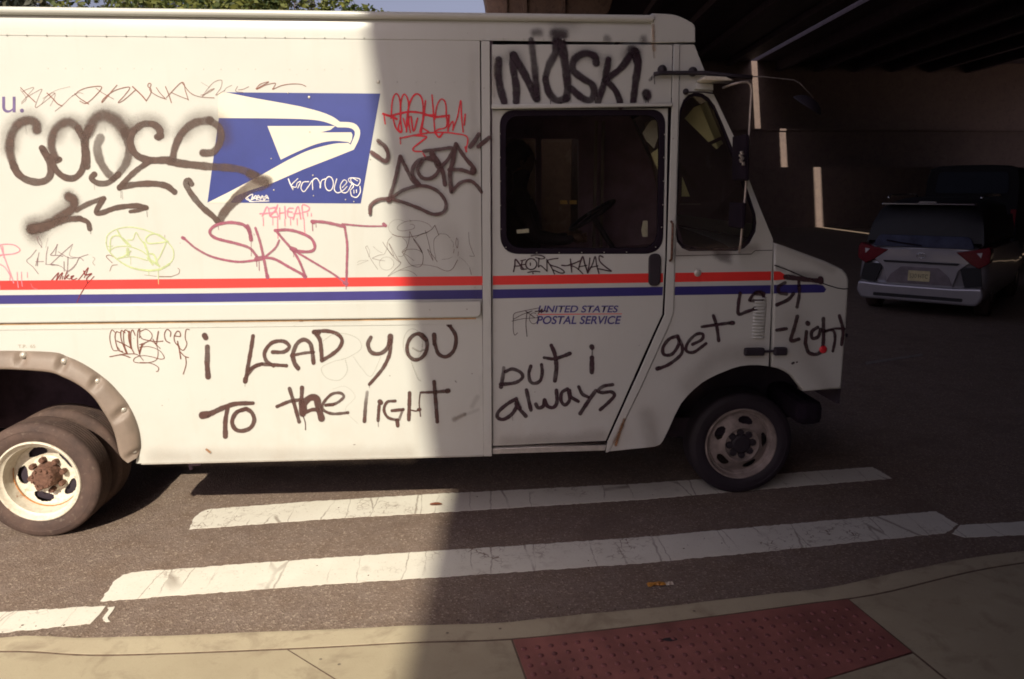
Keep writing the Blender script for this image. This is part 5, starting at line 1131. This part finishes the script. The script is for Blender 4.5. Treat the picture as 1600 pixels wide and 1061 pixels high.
strokes(GT, 'black marker tag AEONS KAVAS on the door above the stripe', Jg, (.05, .022, .03), 'marker', [
 (13, [(270, 228), (280, 180), (286, 130), (320, 170), (352, 210)]), (10, [(275, 185), (335, 182)]), (11, [(340, 145), (330, 205), (372, 208)]), (10, [(328, 142), (368, 132)]), (10, [(330, 175), (365, 170)]), (12, ell(412, 168, 44, 44, -60, 300)), (12, [(405, 160), (406, 178)]), (11, [(412, 102), (450, 95), (500, 102), (522, 118), (490, 126), (448, 114)]), (11, [(385, 235), (440, 226), (482, 230)]), (10, [(425, 238), (427, 245)]), (12, [(475, 122), (470, 190), (490, 180), (540, 225)]), (12, [(538, 130), (540, 222)]), (11, [(628, 122), (580, 128), (545, 140), (570, 175), (640, 200), (680, 232), (650, 240), (590, 215)]), (11, [(545, 145), (575, 195), (600, 248)]),
 (12, [(658, 178), (700, 180), (750, 165), (805, 142)]), (12, [(728, 128), (738, 232)]), (11, [(735, 180), (780, 200), (828, 245)]), (14, [(792, 210), (825, 110), (845, 170), (868, 238)]), (10, [(800, 190), (860, 178)]), (12, [(885, 120), (878, 180), (868, 238)]), (12, [(870, 235), (905, 170), (928, 108), (940, 180), (958, 242)]), (10, [(890, 195), (950, 182)]), (12, [(992, 112), (962, 102), (965, 145), (1010, 190), (1058, 225), (1000, 215), (950, 205)])], YD, .2)
strokes(GT, 'thin black pen mark overlapping the lettering on the door', Jg, (.06, .03, .035), 'marker', [(5, [(302, 722), (280, 740), (268, 700), (268, 620), (275, 568), (340, 548), (480, 520)]), (5, [(258, 628), (350, 608), (470, 600)]), (7, [(365, 545), (400, 570), (440, 600)]), (5, [(270, 612), (340, 575), (420, 545), (380, 565)]), (7, [(378, 552), (370, 650), (378, 750)]), (5, ell(432, 605, 34, 44, -40, 300)), (9, [(445, 550), (500, 545), (548, 548)]), (9, [(470, 565), (500, 530), (495, 560)])], YD, .25)
strokes(GT, 'black sprayed words BUT I ALWAYS low on the sliding door', Kg, (.045, .022, .028), 'phrase2', [
 ((30, 36), [(187, 275), (180, 340), (165, 425)], (.6, .98)), (30, [(200, 305), (255, 285), (318, 310), (335, 350), (290, 388), (220, 402), (160, 405)], .96), (30, [(400, 262), (385, 320), (395, 380), (430, 398), (475, 375), (490, 310), (485, 250)]), ((34, 38), [(562, 98), (590, 170), (602, 270), (590, 378)]), ((26, 34), [(505, 195), (580, 205), (650, 185), (708, 162)]), (44, [(880, 108), (884, 116)]), (12, [(884, 130), (884, 170)], .6), (42, [(882, 195), (881, 310)]),
 (32, [(285, 520), (215, 560), (145, 622), (140, 668), (190, 680), (255, 635), (300, 560)]), (34, [(285, 520), (305, 590), (360, 655)]), (44, [(290, 560), (310, 590)]), (34, [(366, 450), (382, 525), (402, 608)]), (32, [(440, 562), (460, 592), (500, 575), (508, 525), (530, 575), (575, 588), (605, 550), (602, 452)]), (30, [(690, 442), (645, 470), (638, 530), (668, 568), (705, 530), (698, 455)]), (30, [(705, 455), (720, 505), (775, 540)]), (30, [(778, 425), (805, 480), (850, 505)]), (34, [(912, 455), (865, 520), (790, 635)]), (30, [(1045, 408), (975, 420), (930, 455), (960, 470), (1035, 465), (1058, 495), (1010, 550), (948, 605)]), (8, [(255, 650), (258, 690)], .4)], YD, .22)
strokes(GT, 'black sprayed words GET LAST LIGHT across the cab side and hood', Lg, (.045, .022, .028), 'phrase3', [
 (26, [(258, 640), (200, 662), (158, 720), (165, 768), (220, 765), (265, 700), (262, 645)]), (26, [(262, 650), (290, 710), (280, 770), (200, 835), (122, 868)]), (34, [(118, 866), (130, 862)]), (24, [(362, 698), (425, 665), (432, 628), (385, 630), (330, 685), (318, 740), (370, 752), (455, 692)]), (26, [(505, 500), (528, 570), (542, 672)]), ((22, 26), [(425, 577), (530, 562), (635, 548)]), (36, [(632, 550), (642, 550)]),
 (26, [(690, 345), (678, 420), (680, 488), (735, 472), (790, 455)]), (34, [(790, 452), (796, 455)]), (24, [(755, 392), (785, 350), (830, 335), (852, 370), (830, 395), (765, 398)]), (34, [(800, 345), (850, 350)]), (26, [(1000, 272), (955, 300), (960, 340), (1010, 350)], .8), (28, [(1058, 348), (1020, 390), (945, 425)]), ((40, 34), [(1005, 232), (1100, 245), (1250, 262)]), (42, [(1245, 248), (1248, 265)]), (26, [(1095, 268), (1098, 350), (1083, 440)]),
 (26, [(942, 600), (1010, 590)]), (28, [(1085, 505), (1062, 590), (1042, 670), (1095, 662)]), (36, [(1155, 550), (1158, 554)]), (26, [(1148, 610), (1140, 690)]), (26, [(1225, 580), (1185, 610), (1188, 655), (1228, 645), (1245, 595)]), (28, [(1140, 690), (1165, 755), (1230, 762), (1262, 700), (1265, 520)]), (22, [(1268, 605), (1330, 602), (1345, 660), (1330, 745)]), (26, [(1375, 500), (1400, 600), (1390, 700)]), (18, [(1280, 610), (1340, 590), (1410, 590)]), (18, [(1050, 830), (1060, 825)]), (12, [(1080, 822), (1084, 820)]),
 (10, [(935, 150), (985, 165), (1060, 200)], .3, .8)], 0, .24)
strokes('dirt_smear', None, (0, 0, 1), (.15, .11, .085), 'smear', [((60, 30), [(1240, 500), (1262, 560), (1290, 600)], .16), (40, [(1075, 600), (1120, 560), (1180, 548)], .20), (26, [(790, 690), (880, 688), (940, 680)], .22), (22, [(740, 90), (742, 300), (745, 480)], .08), (30, [(240, 712), (420, 712), (640, 708)], .14), (16, [(300, 500), (420, 499), (560, 498)], .12), (20, [(1060, 395), (1120, 392), (1180, 388)], .30), (18, [(1216, 385), (1260, 402), (1300, 420)], .18), (34, [(1010, 650), (1020, 690)], .25), (40, [(700, 360), (720, 410)], .10), (9, [(770, 90), (772, 150)], .25)], -.009, soft=1.0)
strokes('overspray', None, Lg, (.045, .022, .028), 'phrase3', [(90, [(540, 75), (600, 85)], .55), (50, [(560, 110), (620, 130)], .3), (60, [(1060, 205), (1240, 235)], .3), (30, [(945, 170), (1000, 190)], .2), (40, [(390, 180), (410, 260)], .10)], soft=1.0)
strokes('rust_stain', None, (0, 0, 1), (.25, .12, .05), 'ruststain', [(6, [(1020, 40), (1021, 60), (1022, 78)], .5), (4, [(1019, 70), (1022, 90)], .35), (5, [(975, 655), (968, 675), (962, 695)], .8), (9, [(972, 665), (960, 690)], .35), (5, [(768, 300), (768, 680)], .0), (3, [(468, 500.5), (472, 500.5)], .9), (4, [(323, 702), (328, 706)], .9)], -.008, soft=.7)
# ================================================================== PARKED VEHICLES UNDER THE BRIDGE
def loft(name, st, m, parent, n=7):
    """st: list of (y, half_width_low, half_width_mid, half_width_top, z0, z_mid, z_top)"""
    b = bmesh.new(); R = []
    for (y, wl, wm, wt, z0, zm, zt) in st:
        half = [(wl*.90, z0), (wl, z0+.08), (wm, (z0+zm)/2), (wm*.985, zm), (wt+.06, (zm+zt)/2+(zt-zm)*.25), (wt, zt-.07), (wt*.82, zt-.01), (wt*.4, zt+.012)]
        ring = [(x, z) for x, z in half]+[(-x, z) for x, z in half[::-1]]; R.append([b.verts.new((x, y, z)) for x, z in ring])
    for i in range(len(R)-1):
        for k in range(len(R[0])): k2 = (k+1) % len(R[0]); b.faces.new((R[i][k], R[i][k2], R[i+1][k2], R[i+1][k]))
    b.faces.new(R[0]); b.faces.new(R[-1][::-1]); bmesh.ops.recalc_face_normals(b, faces=b.faces)
    return autosmooth(obj(name, b, m, parent), 50)
SIL = simple('silver_blue_car_paint', (.40, .39, .43), .30, .5, .05, 4); SIL.node_tree.nodes['Principled BSDF'].inputs['Coat Weight'].default_value = .6
TL = simple('tail_lamp_red', (.15, .010, .02), .15, 0, .2, 30); TLC = simple('tail_lamp_clear', (.55, .52, .55), .15, 0, .1, 30)
CHR = simple('chrome', (.6, .6, .62), .15, 1, .05); DKP = simple('dark_trim_and_shade', (.010, .009, .013), .6)
def minivan():
    cx, cz = PY(1430, 480, 7.1)
    t = thing('parked_minivan', 'silver minivan seen from behind in the dark beyond the nose of the postal van', 'minivan', (cx, 7.1, 0), math.radians(-43)); t.scale = (1.02, 1.02, 1.08)
    bd = loft('body', [(.10, .78, .83, .76, .30, .80, 1.03), (.14, .84, .87, .82, .26, .84, 1.05), (.34, .87, .90, .84, .24, .86, 1.06), (.9, .88, .91, .84, .22, .86, 1.06), (2.6, .88, .91, .84, .22, .86, 1.04), (3.5, .87, .90, .80, .22, .84, 1.0), (4.3, .84, .86, .72, .24, .76, .92), (4.7, .66, .70, .55, .30, .62, .76)], SIL, t)
    loft('greenhouse', [(.10, .76, .80, .74, 1.0, 1.04, 1.10), (.16, .80, .80, .70, 1.0, 1.12, 1.38), (.30, .81, .81, .64, 1.0, 1.2, 1.60), (.55, .82, .82, .64, 1.0, 1.3, 1.66), (1.2, .82, .82, .66, 1.0, 1.3, 1.69), (2.4, .82, .82, .66, 1.0, 1.3, 1.66), (3.1, .80, .80, .58, 1.0, 1.2, 1.45), (3.9, .74, .74, .50, .95, 1.0, 1.03)], DKP, t)  # roof and pillars coloured near black for the shade that hides them
    plate('tailgate', [roundpoly([(-.60, .98), (.62, .98), (.70, .84), (.52, .70), (.46, .44), (-.46, .44), (-.52, .70), (-.70, .84)], .03)], .045, .06, SIL, t, .012)
    gl = plate('rear_window', [roundpoly([(-.70, 1.0), (.70, 1.0), (.62, 1.17), (-.62, 1.17)], .05)], .05, .05, simple('dusk_blue_rear_glass', (.05, .06, .11), .15), t, .008)
    plate('roof_spoiler', [roundpoly([(-.64, 1.60), (.64, 1.60), (.62, 1.625), (-.62, 1.625)], .01)], .10, .2, CHR, t, .006)
    plate('brake_lamp', [[(-.13, 1.627), (.13, 1.627), (.10, 1.65), (-.10, 1.65)]], .11, .1, CHR, t)
    plate('number_plate_recess', [roundpoly([(-.40, .60), (-.26, .72), (.26, .72), (.40, .60), (.46, .48), (-.46, .48)], .02)], .035, .02, simple('tailgate_recess', (.20, .17, .19), .5, .2), t, .003)
    lp = plate('number_plate', [roundpoly([(-.15, .52), (.15, .52), (.15, .67), (-.15, .67)], .01)], .025, .008, simple('cream_number_plate', (.62, .55, .32), .5, 0, .2, 20), t, .002)
    cu = bpy.data.curves.new('t', 'FONT'); cu.body = 'S30 HTC'; cu.size = .085; cu.align_x = 'CENTER'; o = bpy.data.objects.new('t', cu); COL.objects.link(o)
    me = bpy.data.meshes.new_from_object(o.evaluated_get(bpy.context.evaluated_depsgraph_get())); bpy.data.objects.remove(o); me.materials.clear()
    me.transform(Matrix(((.8, 0, 0, 0), (0, 0, 1, .0225), (0, 1, 0, .565), (0, 0, 0, 1)))); obj('plate_lettering', me, simple('plate_ink', (.10, .09, .08), .6), lp)
    em = bmesh.new()
    for rx, rz in ((.062, .042), (.026, .040)): tube(em, [(rx*math.cos(a), .035, .885+rz*math.sin(a)) for a in np.linspace(0, 2*PI, 25)], .006, 6, False)
    tube(em, [(.043*math.cos(a), .035, .907+.014*math.sin(a)) for a in np.linspace(0, 2*PI, 21)], .005, 6, False); obj('emblem', em, CHR, t, True)
    wp = bmesh.new(); tube(wp, [(0, .02, 1.03), (-.30, .03, 1.06), (-.5, .035, 1.09)], .010, 6); obj('wiper', wp, M['rubber'], t)
    plate('garnish', [roundpoly([(-.50, .77), (.50, .77), (.53, .80), (-.53, .80)], .01)], .03, .03, DKP, t, .004)
    for s in (-1, 1):
        lampp = [(s*.46, .955), (s*.66, .985), (s*.88, 1.04), (s*.905, .98), (s*.90, .82), (s*.78, .74), (s*.66, .80), (s*.56, .88)]
        L = plate('tail_lamp', [roundpoly(lampp if s > 0 else lampp[::-1], .02)], .03, .28, TL, t, .012)
        c = [(s*.73, .955), (s*.80, .965), (s*.79, .89)]
        plate('reversing_lens', [c if s > 0 else c[::-1]], .024, .01, TLC, L)
        plate('side_trim', [[(s*.53, .74), (s*.80, .76), (s*.84, .50), (s*.62, .46)][::s]], .05, .02, DKP, t, .003)
    plate('rear_bumper', [roundpoly([(-.86, .48), (-.46, .46), (.46, .46), (.86, .48), (.88, .34), (.80, .22), (-.80, .22), (-.88, .34)], .05)], .0, .3, SIL, t, .035, 3)
    plate('bumper_slot', [roundpoly([(-.62, .27), (.62, .27), (.62, .32), (-.62, .32)], .02)], -.004, .02, DKP, t, .003)
    for s in (-1, 1):
        for y in (.85, 3.7):
            w_ = bmesh.new(); lathe(w_, [(.20, -.09), (.30, -.10), (.33, -.08), (.33, .08), (.30, .10), (.0001, .10)], s*.78, y, .33, 28, 'X'); k = obj('wheel', w_, M['tyre'], t, True)
            w_ = bmesh.new(); lathe(w_, [(.0001, .105), (.05, .11), (.19, .09), (.20, .07)] if s > 0 else [(.0001, -.105), (.05, -.11), (.19, -.09), (.20, -.07)], s*.78, y, .33, 20, 'X'); obj('rim', w_, CHR, k, True)
        tube_b = bmesh.new(); tube(tube_b, [(s*.64, .5, 1.69), (s*.64, .6, 1.73), (s*.64, 2.3, 1.73), (s*.64, 2.45, 1.69)], .018, 8); obj('roof_rail', tube_b, CHR, t, True)
        pl_ = bmesh.new(); bmesh.ops.create_grid(pl_, x_segments=1, y_segments=1, size=.5, matrix=Matrix.Translation((s*.815, 1.75, 1.28)) @ Matrix.Rotation(s*math.radians(78), 4, 'Y') @ Matrix.Diagonal((.30, 2.3, 1, 1))); obj('side_window', pl_, M['black'], t)
    return t
minivan()
def boxvan():
    cx, cz = PY(1515, 320, 13)
    t = thing('parked_van', 'dark blue van with a large rear window behind the silver minivan', 'van', (cx, 13, 0), math.radians(-40))
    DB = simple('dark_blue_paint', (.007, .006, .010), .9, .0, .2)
    loft('body', [(0, .92, .96, .86, .35, 1.2, 2.42), (.1, .95, .98, .88, .30, 1.2, 2.48), (3.8, .95, .98, .88, .30, 1.2, 2.48), (4.6, .93, .95, .70, .32, 1.15, 1.7), (5.3, .88, .9, .6, .35, .95, 1.15)], DB, t)
    plate('rear_window', [roundpoly([(-.74, 1.85), (.74, 1.85), (.70, 2.34), (-.70, 2.34)], .1)], -.02, .04, simple('dusk_blue_glass', (.012, .016, .028), .9, 0, .1), t, .01)
    plate('rear_bumper', [roundpoly([(-.92, .35), (.92, .35), (.92, .6), (-.92, .6)], .05)], -.12, .2, DKP, t, .02)
    for s in (-1, 1):
        plate('tail_lamp', [roundpoly([(s*.82, 1.0), (s*.93, 1.0), (s*.93, 1.5), (s*.82, 1.5)][::s], .02)], -.03, .06, TL, t, .008)
        for y in (.9, 4.1):
            w_ = bmesh.new(); lathe(w_, [(.0001, -.12), (.30, -.12), (.36, -.09), (.36, .09), (.30, .12), (.0001, .12)], s*.82, y, .36, 24, 'X'); obj('wheel', w_, M['tyre'], t, True)
    return t
boxvan()
